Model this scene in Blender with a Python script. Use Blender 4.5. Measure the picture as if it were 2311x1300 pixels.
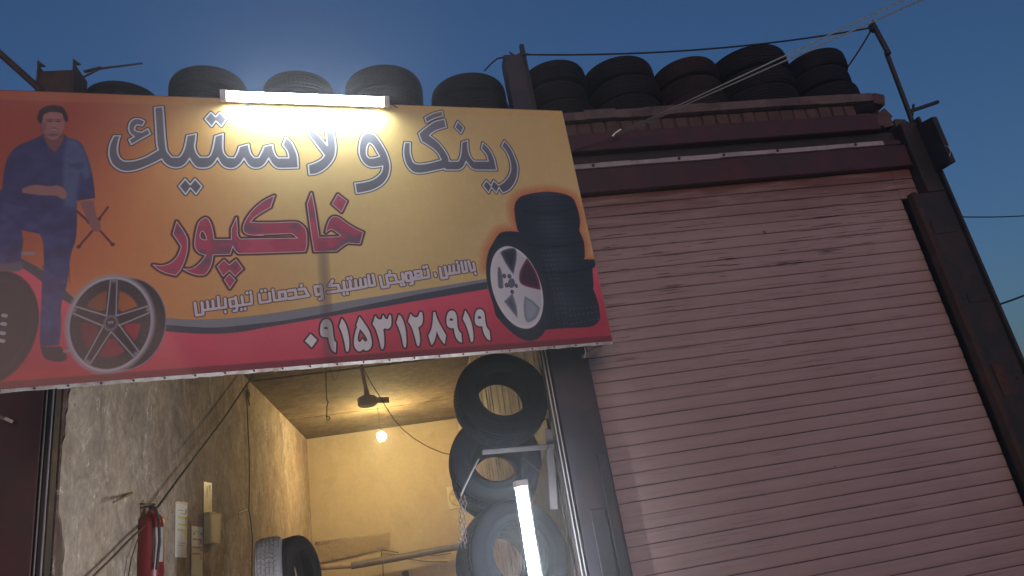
import bpy, math, random
import numpy as np
from mathutils import Vector, Matrix

random.seed(7)
D = bpy.data
for o in list(D.objects):
    D.objects.remove(o, do_unlink=True)
sc = bpy.context.scene
COL = sc.collection

# ------------------------------------------------------------------ camera, sky, light, exposure
CAM = ((0.97991689, -0.12034425, -0.15899736),      # right
       (-0.10580009, 0.36208890, -0.92611985),      # down
       (0.16902438, 0.92434241, 0.34208459))        # forward
CZ = 1.5
cam = D.cameras.new('camera')
camo = D.objects.new('camera', cam)
COL.objects.link(camo)
cam.sensor_width = 36.0
cam.lens = 36.0 * 1550 / 2311
cam.clip_start = 0.05
cam.clip_end = 2000
r_, d_, f_ = (Vector(v) for v in CAM)
camo.matrix_world = Matrix(((r_.x, -d_.x, -f_.x, 0), (r_.y, -d_.y, -f_.y, 0), (r_.z, -d_.z, -f_.z, CZ), (0, 0, 0, 1)))
sc.camera = camo

SUN_EL, SUN_ROT = math.radians(1.5), math.radians(180)
world = D.worlds.new('World')
sc.world = world
world.use_nodes = True
wn = world.node_tree
sky = wn.nodes.new('ShaderNodeTexSky')
sky.sky_type = 'NISHITA'
sky.sun_disc = False
sky.sun_elevation = SUN_EL
sky.sun_rotation = SUN_ROT
sky.ozone_density = 2.5
tint = wn.nodes.new('ShaderNodeMix')
tint.data_type = 'RGBA'
tint.blend_type = 'MULTIPLY'
tint.inputs[0].default_value = 1.0
tint.inputs[7].default_value = (0.66, 0.81, 1.05, 1)       # the camera's indoor white balance turns dusk bluer
wn.links.new(sky.outputs[0], tint.inputs[6])
wn.links.new(tint.outputs[2], wn.nodes['Background'].inputs[0])
wn.nodes['Background'].inputs[1].default_value = 0.15

sun = D.lights.new('sun', 'SUN')
sun.energy = 0.32
sun.angle = math.radians(30)
sun.color = (1.0, 0.60, 0.50)
suno = D.objects.new('sun', sun)
COL.objects.link(suno)
suno.rotation_euler = (math.radians(80), 0, math.radians(-12))   # last glow from low behind the camera

sc.view_settings.view_transform = 'Standard'
sc.view_settings.look = 'None'
sc.view_settings.gamma = 1.0
sc.view_settings.use_curve_mapping = False
sc.view_settings.exposure = 0.75
sc.render.engine = 'CYCLES'
sc.cycles.max_bounces = 6
sc.cycles.diffuse_bounces = 4
sc.cycles.glossy_bounces = 3
sc.cycles.sample_clamp_indirect = 4.0
sc.cycles.use_denoising = True
sc.cycles.caustics_reflective = False
sc.cycles.caustics_refractive = False


def ray(x, y):
    a, b = (x - 1155.5) / 1550, (y - 650) / 1550
    return Vector([CAM[0][i] * a + CAM[1][i] * b + CAM[2][i] for i in range(3)])


def atY(x, y, Y):
    """the point of the plane Y=const that was measured at this spot of the survey photograph"""
    d = ray(x, y)
    d = d * (Y / d.y)
    return Vector((d.x, d.y, d.z + CZ))


def atX(x, y, X):
    d = ray(x, y)
    d = d * (X / d.x)
    return Vector((d.x, d.y, d.z + CZ))


# ------------------------------------------------------------------ mesh helpers
class MB:
    def __init__(s):
        s.v, s.f, s.uv, s.mi = [], [], None, []

    def quad(s, a, b, c, d):
        n = len(s.v)
        s.v += [Vector(a), Vector(b), Vector(c), Vector(d)]
        s.f.append((n, n + 1, n + 2, n + 3))
        return s

    def box(s, lo, hi, M=None, ch=0.0):
        x0, y0, z0 = lo
        x1, y1, z1 = hi
        n = len(s.v)
        if ch <= 0:
            vs = [(x0, y0, z0), (x1, y0, z0), (x1, y1, z0), (x0, y1, z0), (x0, y0, z1), (x1, y0, z1), (x1, y1, z1), (x0, y1, z1)]
            fs = [(0, 3, 2, 1), (4, 5, 6, 7), (0, 1, 5, 4), (1, 2, 6, 5), (2, 3, 7, 6), (3, 0, 4, 7)]
        else:
            c = ch
            vs = [(x0 + c, y0 + c, z0), (x1 - c, y0 + c, z0), (x1 - c, y1 - c, z0), (x0 + c, y1 - c, z0)]
            for z in (z0 + c, z1 - c):
                vs += [(x0, y0 + c, z), (x0 + c, y0, z), (x1 - c, y0, z), (x1, y0 + c, z), (x1, y1 - c, z), (x1 - c, y1, z), (x0 + c, y1, z), (x0, y1 - c, z)]
            vs += [(x0 + c, y0 + c, z1), (x1 - c, y0 + c, z1), (x1 - c, y1 - c, z1), (x0 + c, y1 - c, z1)]
            fs = [(3, 2, 1, 0), (20, 21, 22, 23)]
            for k in range(8):
                fs.append((4 + k, 4 + (k + 1) % 8, 12 + (k + 1) % 8, 12 + k))
            fs += [(0, 1, 6, 5), (1, 2, 8, 7), (2, 3, 10, 9), (3, 0, 4, 11), (0, 5, 4), (1, 7, 6), (2, 9, 8), (3, 11, 10)]
            fs += [(21, 20, 13, 14), (22, 21, 15, 16), (23, 22, 17, 18), (20, 23, 19, 12), (20, 12, 13), (21, 14, 15), (22, 16, 17), (23, 18, 19)]
        vs = [Vector(v) for v in vs]
        if M is not None:
            vs = [M @ v for v in vs]
        s.v += vs
        s.f += [tuple(i + n for i in f) for f in fs]
        return s

    def bar(s, a, b, w, h, ch=0.0, up=Vector((0, 0, 1))):
        """a box-section bar from a to b"""
        a, b = Vector(a), Vector(b)
        z = (b - a)
        L = z.length
        z.normalize()
        x = up.cross(z)
        if x.length < 1e-3:
            x = Vector((1, 0, 0))
        x.normalize()
        y = z.cross(x)
        M = Matrix(((x.x, y.x, z.x, a.x), (x.y, y.y, z.y, a.y), (x.z, y.z, z.z, a.z), (0, 0, 0, 1)))
        return s.box((-w / 2, -h / 2, 0), (w / 2, h / 2, L), M, ch)

    def tube(s, pts, r, n=6, cap=True):
        pts = [Vector(p) for p in pts]
        m = len(pts)
        rr = r if isinstance(r, (list, tuple)) else [r] * m
        base = len(s.v)
        ref = Vector((0.31, 0.22, 0.93))
        px = None
        for i, p in enumerate(pts):
            t = (pts[min(i + 1, m - 1)] - pts[max(i - 1, 0)]).normalized()
            x = px if px is not None else t.cross(ref)
            x = x - t * x.dot(t)
            if x.length < 1e-4:
                x = t.orthogonal()
            x.normalize()
            px = x
            y = t.cross(x)
            for k in range(n):
                a = 2 * math.pi * k / n
                s.v.append(p + (x * math.cos(a) + y * math.sin(a)) * rr[i])
        for i in range(m - 1):
            for k in range(n):
                a, b = base + i * n + k, base + i * n + (k + 1) % n
                s.f.append((a, b, b + n, a + n))
        if cap:
            s.f.append(tuple(base + k for k in reversed(range(n))))
            s.f.append(tuple(base + (m - 1) * n + k for k in range(n)))
        return s

    def lathe(s, prof, n=24, M=None, closed=False):
        """profile of (r, z) turned about the local z axis"""
        base = len(s.v)
        m = len(prof)
        for k in range(n):
            a = 2 * math.pi * k / n
            for (r, z) in prof:
                v = Vector((r * math.cos(a), r * math.sin(a), z))
                s.v.append(M @ v if M is not None else v)
        for k in range(n):
            k2 = (k + 1) % n
            for j in range(m if closed else m - 1):
                j2 = (j + 1) % m
                s.f.append((base + k * m + j, base + k2 * m + j, base + k2 * m + j2, base + k * m + j2))
        return s

    def build(s, name, mat, parent=None, smooth=False, base=None, uvf=None):
        b = Vector(base) if base is not None else (parent_base(parent) if parent is not None else Vector((0, 0, 0)))
        me = D.meshes.new(name)
        me.from_pydata([tuple(v - b) for v in s.v], [], s.f)
        if uvf:
            l = me.uv_layers.new(name='uv')
            for lp in me.loops:
                l.data[lp.index].uv = uvf(Vector(me.vertices[lp.vertex_index].co) + b)
        if mat is not None:
            me.materials.append(mat)
        if smooth:
            me.polygons.foreach_set('use_smooth', [True] * len(me.polygons))
            try:
                me.set_sharp_from_angle(angle=math.radians(35))
            except Exception:
                pass
        me.update()
        o = D.objects.new(name, me)
        COL.objects.link(o)
        if parent is not None:
            o.parent = parent
        else:
            o.location = b
        return o


BASES = {}


def parent_base(p):
    b = Vector((0, 0, 0))
    while p is not None:
        b = b + p.location
        p = p.parent
    return b


def thing(name, label, cat, loc=(0, 0, 0), group=None):
    o = D.objects.new(name, None)
    o.empty_display_size = 0.1
    COL.objects.link(o)
    o.location = loc
    o['label'] = label
    o['category'] = cat
    if group:
        o['group'] = group
    return o


def tag(o, label, cat, group=None):
    o['label'] = label
    o['category'] = cat
    if group:
        o['group'] = group
    return o


# ------------------------------------------------------------------ material helpers
def mat_new(name):
    m = D.materials.new(name)
    m.use_nodes = True
    nt = m.node_tree
    b = nt.nodes['Principled BSDF']
    return m, nt, b


def noise(nt, vec, scale, detail=4, rough=0.55, dist=0.0):
    n = nt.nodes.new('ShaderNodeTexNoise')
    n.inputs['Scale'].default_value = scale
    n.inputs['Detail'].default_value = detail
    n.inputs['Roughness'].default_value = rough
    n.inputs['Distortion'].default_value = dist
    if vec is not None:
        nt.links.new(vec, n.inputs['Vector'])
    return n.outputs['Fac']


def ramp(nt, fac, stops):
    r = nt.nodes.new('ShaderNodeValToRGB')
    e = r.color_ramp.elements
    while len(e) < len(stops):
        e.new(0.5)
    for k, (p, c) in enumerate(stops):
        e[k].position = p
        e[k].color = (c, c, c, 1) if isinstance(c, (int, float)) else (*c, 1)
    nt.links.new(fac, r.inputs[0])
    return r.outputs[0]


def mix(nt, fac, a, b, mode='MIX'):
    m = nt.nodes.new('ShaderNodeMix')
    m.data_type = 'RGBA'
    m.blend_type = mode
    for i, v in ((0, fac), (6, a), (7, b)):
        if isinstance(v, (int, float)):
            m.inputs[i].default_value = v if i == 0 else (v, v, v, 1)
        elif isinstance(v, tuple):
            m.inputs[i].default_value = (*v, 1)
        else:
            nt.links.new(v, m.inputs[i])
    return m.outputs[2]


def mapping(nt, scale=(1, 1, 1), loc=(0, 0, 0), rot=(0, 0, 0), local=False):
    if local:
        g = nt.nodes.new('ShaderNodeTexCoord').outputs['Object']
    else:
        g = nt.nodes.new('ShaderNodeNewGeometry').outputs['Position']
    m = nt.nodes.new('ShaderNodeMapping')
    m.inputs['Scale'].default_value = scale
    m.inputs['Location'].default_value = loc
    m.inputs['Rotation'].default_value = rot
    nt.links.new(g, m.inputs['Vector'])
    return m.outputs[0]


def bump(nt, b, h, strength=0.3, dist=0.01):
    n = nt.nodes.new('ShaderNodeBump')
    n.inputs['Strength'].default_value = strength
    n.inputs['Distance'].default_value = dist
    nt.links.new(h, n.inputs['Height'])
    nt.links.new(n.outputs[0], b.inputs['Normal'])


def M_simple(name, col, rough=0.6, metal=0.0, var=0.25, scale=9.0, bmp=0.15, spec=0.5, dirt=None, dscale=3.0, local=False):
    m, nt, b = mat_new(name)
    v = mapping(nt, local=local)
    f = noise(nt, v, scale, 5, 0.6)
    lo = tuple(c * (1 - var) for c in col)
    hi = tuple(min(1, c * (1 + var)) for c in col)
    c = ramp(nt, f, [(0.3, lo), (0.7, hi)])
    if dirt:
        f2 = ramp(nt, noise(nt, v, dscale, 6, 0.65, 0.4), [(0.48, 0.0), (0.66, 0.85)])
        c = mix(nt, f2, c, dirt)
    nt.links.new(c, b.inputs['Base Color'])
    r = ramp(nt, f, [(0.2, max(0.05, rough - 0.12)), (0.8, min(1, rough + 0.12))])
    nt.links.new(r, b.inputs['Roughness'])
    b.inputs['Metallic'].default_value = metal
    b.inputs['Specular IOR Level'].default_value = spec
    if bmp > 0:
        bump(nt, b, noise(nt, v, scale * 4, 4, 0.6), bmp, 0.004)
    return m


def M_emit(name, col, strength):
    m, nt, b = mat_new(name)
    b.inputs['Base Color'].default_value = (0.9, 0.9, 0.9, 1)
    b.inputs['Emission Color'].default_value = (*col, 1)
    b.inputs['Emission Strength'].default_value = strength
    return m


def M_plaster(name, base, dark, light, warm, streak=0.8, pit=.75, blot=.5, grain=.55, rel=.65):
    """old lime plaster: blotches, fine scratches and white efflorescence lines"""
    m, nt, b = mat_new(name)
    v = mapping(nt)
    vs = mapping(nt, scale=(1, 1, 0.75))
    c = ramp(nt, noise(nt, vs, 1.7, 7, 0.62, 0.6), [(0.3, dark), (0.5, base), (0.72, light)])
    c = mix(nt, ramp(nt, noise(nt, v, 0.9, 4, 0.5, 0.3), [(0.42, 0.0), (0.62, 0.55)]), c, warm)
    c = mix(nt, blot, c, ramp(nt, noise(nt, vs, 5.5, 8, 0.72, 1.1), [(0.25, 0.30), (0.5, 1.0), (0.74, 1.8)]), 'MULTIPLY')
    fine = noise(nt, vs, 22, 6, 0.7, 0.3)
    c = mix(nt, grain, c, ramp(nt, fine, [(0.3, 0.55), (0.7, 1.25)]), 'MULTIPLY')
    # thin pale veins where the coat has lifted
    vein = ramp(nt, noise(nt, vs, 3.1, 3, 0.5, 1.4), [(0.485, 0.0), (0.50, 1.0), (0.515, 0.0)])
    mask = ramp(nt, noise(nt, v, 2.6, 5, 0.6, .4), [(0.54, 0.0), (0.62, 1.0)])
    flk = ramp(nt, noise(nt, mapping(nt, scale=(1, 1.3, .6)), 8.5, 4, 0.6, 1.8), [(0.60, 0.0), (0.64, 1.0)])
    vein = mix(nt, 1.0, vein, flk, 'ADD')
    vm = mix(nt, 1.0, vein, mask, 'MULTIPLY')
    vm = mix(nt, 1.0, vm, streak, 'MULTIPLY')
    c = mix(nt, vm, c, (0.78, 0.72, 0.62))
    # small dark pits
    pits = ramp(nt, noise(nt, v, 16, 3, 0.5, 0.2), [(0.27, pit), (0.33, 0.0)])
    c = mix(nt, pits, c, tuple(x * 0.35 for x in base))
    nt.links.new(c, b.inputs['Base Color'])
    b.inputs['Roughness'].default_value = 0.85
    b.inputs['Specular IOR Level'].default_value = 0.25
    h = mix(nt, 0.5, noise(nt, vs, 7, 8, 0.65, 0.5), fine)
    bump(nt, b, h, rel, 0.03)
    return m


# outlines of the lettering and pictures, in mm on the banner
BIG=[
'1083,1645! 1120,1646! 1111,1604 1107,1550 1112,1505 1127,1473 1152,1455 1184,1455 1221,1464 1271,1487 1306,1513 1344,1543! 1335,1597 1327,1725 1318,1872! 1369,1881! 1375,1791 1383,1662 1393,1556 1403,1523 1426,1490! 1465,1490! 1482,1507 1501,1558 1511,1614 1517,1655! 1518,1657! 1573,1673! 1570,1625 1564,1574 1575,1524 1597,1491! 1645,1492! 1663,1514 1679,1576 1691,1656! 1743,1678! 1740,1623 1739,1561 1747,1521 1769,1491! 1810,1488! 1829,1528 1843,1577! 1903,1598! 1907,1558 1917,1518 1937,1490! 1965,1491! 1984,1531 2002,1580! 2059,1596! 2062,1555 2074,1509 2092,1487! 2160,1488! 2153,1540 2125,1591! 2147,1656! 2181,1622 2206,1558 2218,1506 2220,1448 2220,1408! 2100,1404 2068,1418 2046,1446 2029,1486! 2004,1440 1976,1414 1941,1406 1912,1417 1890,1444 1871,1484! 1849,1444 1817,1413 1786,1404 1750,1415 1724,1443 1705,1487! 1680,1442 1649,1414 1614,1408 1579,1413 1553,1441 1533,1482! 1510,1440 1480,1415 1450,1409 1427,1413 1401,1427 1381,1447 1366,1474! 1314,1438 1235,1395 1173,1378 1126,1388 1085,1424 1065,1472 1058,1521 1064,1587',
'1261,1759! 1247,1724! 1218,1732 1204,1712 1206,1687 1245,1675! 1281,1704! 1297,1664! 1186,1579! 1171,1616! 1201,1640! 1178,1665 1167,1698 1172,1745 1194,1776 1223,1781 1244,1773',
'1666,1849! 1696,1813! 1725,1852! 1767,1795! 1732,1735! 1698,1778! 1671,1733! 1629,1793!',
'1506,1326! 1537,1283! 1566,1326! 1607,1270! 1572,1211! 1537,1259! 1510,1211! 1470,1271!',
'2227,1811! 2400,1512! 2376,1479 2331,1450 2286,1432! 2289,1354! 2340,1363 2395,1398 2442,1451 2474,1516 2484,1593 2481,1665 2468,1878! 2410,1876! 2420,1748 2425,1595! 2274,1825!',
'2718,1711 2768,1697 2804,1636 2838,1552 2853,1468 2850,1408 2827,1337 2781,1278 2717,1238 2651,1218 2598,1209! 2593,1290! 2658,1301 2725,1325 2774,1366 2793,1401 2801,1434! 2744,1422 2699,1427 2662,1465 2644,1524 2645,1572 2658,1639 2680,1688 | 2726,1622 2749,1599 2771,1551 2785,1515! 2746,1502 2715,1499 2696,1519 2698,1567 2709,1604',
'2983,1641! 3025,1638! 3015,1567 3019,1506 3035,1464 3082,1455 3153,1468 3237,1494! 3217,1552 3174,1601 3110,1650! 3096,1721! 3157,1777 3229,1831 3310,1856! 3315,1782! 3254,1761 3206,1734 3176,1705! 3225,1659 3266,1597 3295,1523 3298,1482! 3366,1483! 3388,1524 3405,1587 3417,1651! 3467,1671! 3458,1588 3466,1525 3488,1485! 3601,1486! 3593,1546 3563,1593! 3581,1651! 3624,1598 3651,1515 3657,1408! 3494,1407! 3458,1425 3427,1481! 3398,1431 3361,1406! 3255,1405! 3254,1417! 3176,1398 3083,1377 3016,1385 2975,1445 2963,1523 2969,1585',
'3159,1864! 3227,1905 3300,1928! 3303,1885! 3233,1860 3165,1822!',
'3412,1840! 3452,1783! 3422,1731! 3382,1784!',
'3760,1672! 3799,1608 3824,1518 3831,1435 3806,1341 3767,1278 3725,1235 3673,1211! 3650,1260! 3623,1211! 3591,1260! 3562,1211! 3527,1275! 3561,1318! 3591,1272! 3617,1318! 3650,1278! 3698,1309 3747,1365 3773,1435 3772,1517 3754,1581 3728,1622!']
RED=[
'1458,1016! 1499,942 1520,887 1520,810 1504,735 1482,677 1456,641! 1403,659 1364,682 1328,718! 1381,710 1433,732 1468,779 1486,838! 1463,883 1438,927!',
'1623,1038 1646,1024 1664,972 1673,921 1677,880! 1780,877! 1781,953! 1814,1035! 1817,963 1818,907 1834,878! 1935,877! 2188,874! 2153,909! 2062,907 1936,904 1976,900 1899,905 1864,920 1853,951 1868,1008 1914,1083 1984,1153 2055,1194! 2028,1106! 1940,1046 1897,999! 1939,993! 2047,991 2175,993 2215,975 2243,935 2247,883 2243,815 2229,775! 1932,773! 1820,775! 1800,801 1788,829! 1771,771! 1670,772! 1662,718 1648,675 1621,639 1580,638 1536,656 1498,682! 1545,682 1590,715 1628,771! 1590,789 1567,825 1564,874 1574,952 1590,1008 | 1609,943 1625,917 1634,881! 1613,881 1595,901 1597,929',
'1734,734! 1765,698! 1805,734! 1844,667! 1796,618! 1765,660! 1727,621! 1694,690!',
'1764,635! 1798,591! 1765,536! 1734,597!',
'2296,1213! 2311,1078 2319,959 2325,877! 2450,878! 2468,888! 2416,931 2393,927 2371,910! 2383,958 2406,1010 2434,1030 2468,1020 2515,977 2570,936 2620,907! 2590,820! 2508,829! 2476,808 2431,773! 2288,773! 2278,891 2263,1128!',
'2471,1203! 2528,1148! 2486,1063! 2427,1126!']
DIG=[
'2233,204! 2270,160! 2235,113! 2197,160!',
'2337,296 2355,286 2367,258 2370,221 2371,183 2374,150! 2385,133! 2378,67! 2358,83 2347,114 2341,152 2338,173! 2310,177 2295,191 2293,224 2299,262 2314,288 | 2331,245 2340,236 2341,227! 2319,230 2317,240',
'2432,294! 2451,258 2463,203 2467,143 2462,90 2452,67 2443,77 2436,139 2426,194 2412,241!',
'2544,298! 2571,250 2597,194 2607,132 2603,94 2587,71 2567,65 2549,76! 2530,64 2511,71 2497,99 2497,141 2510,194 2524,230! 2519,240! | 2540,214! 2560,184 2579,144 2575,127 2561,128 2552,146! 2535,127 2522,133 2522,157 2530,186',
'2645,297! 2659,275 2675,269 2686,273 2694,294 2698,297 2705,278 2719,266 2728,277 2737,295 2746,293 2747,263 2742,226 2729,206 2715,201 2698,206! 2688,199! 2689,151 2684,97 2674,67 2663,74 2658,111 2649,166 2638,209 2623,239!',
'2800,295! 2816,274 2828,227 2833,177 2830,110 2824,74 2816,65 2808,81 2802,142 2790,198 2777,239!',
'2877,295! 2890,276 2910,268 2925,273 2935,292 2943,304 2953,300 2957,278 2953,240 2942,213 2918,196! 2921,158 2920,109 2911,73 2905,68 2896,80 2890,121 2881,174 2871,211 2855,242!',
'3031,297! 3044,298! 3050,259 3063,217 3081,172 3098,130! 3081,68! 3062,96 3048,128 3038,166! 3027,126 3011,90 2993,68! 2985,98 2979,137! 3003,177 3018,226 3026,267',
'3156,302 3177,294 3188,263 3186,218 3185,177 3196,145 3204,137! 3200,70! 3179,84 3164,110 3158,148 3158,176! 3137,178 3117,192 3113,223 3120,261 3136,292 | 3147,248 3160,239 3160,230! 3137,231 3137,242',
'3253,299! 3271,258 3283,209 3286,145 3281,92 3271,71 3261,78 3256,128 3245,186 3228,238!',
'3354,301 3375,293 3385,264 3383,222 3384,176 3396,147 3402,137! 3398,71! 3379,81 3365,108 3357,140 3356,175! 3331,178 3312,194 3310,226 3319,264 3332,290 | 3345,250 3357,243 3358,231! 3335,233 3335,244']
TXT=[
'1565,451 1573,369 1610,374 1604,452',
'1607,400 1737,412',
'1634,457 1639,410',
'1665,461 1669,411',
'1696,484 1701,411',
'1736,469 1740,412',
'1736,386 1737,380',
'1763,463 1797,468 1803,418 1767,414 1762,463',
'1797,476 1804,408 1802,388 1786,384',
'1803,418 1890,428 1889,484',
'1834,479 1839,423',
'1829,395 1830,389',
'1851,399 1852,392',
'1865,504 1865,498',
'1886,507 1886,500',
'1936,489 1941,432 2001,439 1997,495',
'1951,514 1952,508',
'1973,516 1974,510',
'2019,517 2026,442 2096,449',
'2056,497 2092,500 2096,452 2059,447 2056,497',
'2114,451 2161,457',
'2117,449 2237,464',
'2113,503 2153,508 2160,461',
'2178,509 2214,513 2231,469',
'2194,539 2194,533',
'2278,523 2315,527 2316,471 2284,467 2278,523',
'2315,527 2321,440 2303,435',
'2393,561 2366,524 2425,527 2431,484',
'2357,479 2440,486 2506,492 2604,505',
'2462,546 2464,492',
'2503,549 2504,495',
'2539,554 2540,500',
'2571,558 2571,501',
'2601,561 2606,507',
'2490,572 2490,567',
'2511,575 2512,569',
'2457,465 2458,459',
'2480,467 2481,461',
'2626,585 2628,509 2662,513 2655,587',
'2701,571 2709,494 2750,499 2744,578 2802,577 2810,528',
'2748,520 2849,529',
'2853,586 2854,534',
'2768,605 2769,598',
'2836,507 2837,502',
'2856,511 2857,504',
'2878,588 2908,592 2909,533 2878,530 2873,560 2878,588',
'2911,590 2915,512 2900,506',
'2915,539 3032,553 3030,606',
'2939,596 2981,600 2982,551',
'2939,596 2944,564 2975,573',
'2944,564 2929,547',
'3004,630 3004,623',
'3024,634 3025,628',
'3077,576 3080,559',
'3116,617 3119,540 3159,545 3152,625',
'3155,569 3249,579 3249,634',
'3185,627 3183,575',
'3215,631 3214,577',
'3244,660 3244,655',
'3275,657 3278,581 3307,586 3303,659',
'3328,662 3337,590 3365,594 3362,646',
'3365,570 3365,564']
GREY=[
'-192,1043! 520,855! 636,780 744,701 871,571 992,466 1416,361 1677,339 1940,351 2346,396 2956,463 3447,525! 3436,448! 2947,386 2341,311 1969,267 1847,249 1676,244 1412,277 1134,360 880,495 730,645 642,720 525,784! -183,973!']
DARK=[
'-192,1043! 520,855! 636,780 744,701 871,565 993,449 1228,362 1421,316 1676,284 1939,295 2237,323 2952,431 3444,502! 3436,448! 2947,386 2341,311 1969,267 1847,249 1676,244 1412,277 1134,360 880,495 730,645 642,720 525,784! -183,973!']
REDBG=[
'-188,1009! 522,821! 641,737 729,662 879,514 1134,379 1412,288 1676,256 1847,261 1969,279 2341,323 2948,399 3438,462 4908,678! 4606,-451! -116,-427!']
MAN={'shirt':'683,1647! 716,1565 756,1516! 794,1592 798,1650! 825,1625 874,1607 909,1563 948,1450 977,1326 995,1185! 891,1165! 898,1114! 629,1118! 494,1165! 388,1149! 438,1224 496,1247 497,1354 509,1475 552,1556 631,1607','shirtlit':'821,1618! 874,1601 907,1557 943,1450 961,1357 934,1326 905,1356 896,1162! 894,1120! 834,1121! 815,1295 807,1479','pants':'395,1219! 586,1224! 708,1218! 889,1191! 902,1060 904,907 885,808 879,710 888,613! 881,727! 873,604 851,473 858,367 856,234! 767,229! 757,316 751,550 744,733! 747,643! 750,739 735,887 714,942! 620,969! 633,895 631,816 620,763 539,752! 434,775!','neck':'678,1666! 792,1669! 792,1580 756,1528! 712,1565','head':'669,1794 719,1828 777,1811 797,1760 797,1708 786,1656 760,1614 723,1613 693,1647 673,1704 667,1761','hair':'654,1742! 646,1780 657,1832 689,1861 735,1870 779,1857 803,1812 815,1767 808,1744! 791,1772 778,1812 719,1821 679,1801 673,1755 671,1729!','arm':'602,1253! 662,1280 735,1271 794,1274 827,1246 842,1204 831,1180 813,1181 780,1202 703,1205 604,1223!','arm2':'911,1162! 988,1169! 1009,1059 1034,996 1026,955 993,961 966,1018 934,1101','shoe':'767,229! 866,222! 894,174 894,143 852,135 790,160','shoe2':'499,749! 619,773! 642,743 642,712 606,699 502,716!'}
WRENCH=[
'898,1097 970,1018',
'1068,1121 1022,1037',
'989,956 922,851',
'1034,955 1102,863']
STACK=[
'3593,876 3695,892! 3749,886! 3738,910 3736,1006 3749,1104 3793,1169 3871,1202 4011,1222 4137,1210 4226,1167 4250,1076 4251,976 4226,883! 4244,790 4227,673 4213,647! 4307,640! 4289,580 4267,565 4248,441 4236,411! 4252,318 4250,218 4233,164 4152,120 3922,121 3783,112 3714,50! 3622,67 3540,138 3464,248! 3443,540! 3493,739!']
OPEN=[
'3576,723! 3606,743 3663,757 3696,744 3688,671 3644,552! 3604,634',
'3539,612! 3555,596 3558,517 3551,451! 3521,452 3524,526',
'3770,672! 3807,593 3829,496 3827,421! 3749,444 3686,479 3690,550 3724,613',
'3612,405! 3617,366 3624,296 3617,220! 3583,276 3542,347!',
'3699,377! 3747,343 3797,282! 3753,212 3680,186 3674,278']
RIMS=[
'1117,617',
'931,439',
'1015,147',
'1249,151',
'1317,427']
HEADC = (732, 1731)

# ------------------------------------------------------------------ the printed banner (coordinates in mm on the sign, from its lower left)
SW, SH, PX = 4300, 1966, 2.0


def parse(s):
    parts = []
    for seg in s.split('|'):
        pts = []
        for t in seg.split():
            c = t.endswith('!')
            x, y = t.rstrip('!').split(',')
            pts.append((float(x), float(y), c))
        n = len(pts)
        out = []
        for i in range(n):
            p0, p1, p2, p3 = pts[i - 1], pts[i], pts[(i + 1) % n], pts[(i + 2) % n]
            if p1[2] and p2[2]:
                out.append(p1[:2])
                continue
            a = p1 if p1[2] else p0
            d = p2 if p2[2] else p3
            for k in range(4):
                t_ = k / 4.0
                t2, t3 = t_ * t_, t_ * t_ * t_
                out.append(tuple(0.5 * (2 * p1[j] + (p2[j] - a[j]) * t_ + (2 * a[j] - 5 * p1[j] + 4 * p2[j] - d[j]) * t2 + (3 * p1[j] - a[j] - 3 * p2[j] + d[j]) * t3) for j in (0, 1)))
        parts.append(out)
    return parts


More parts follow.
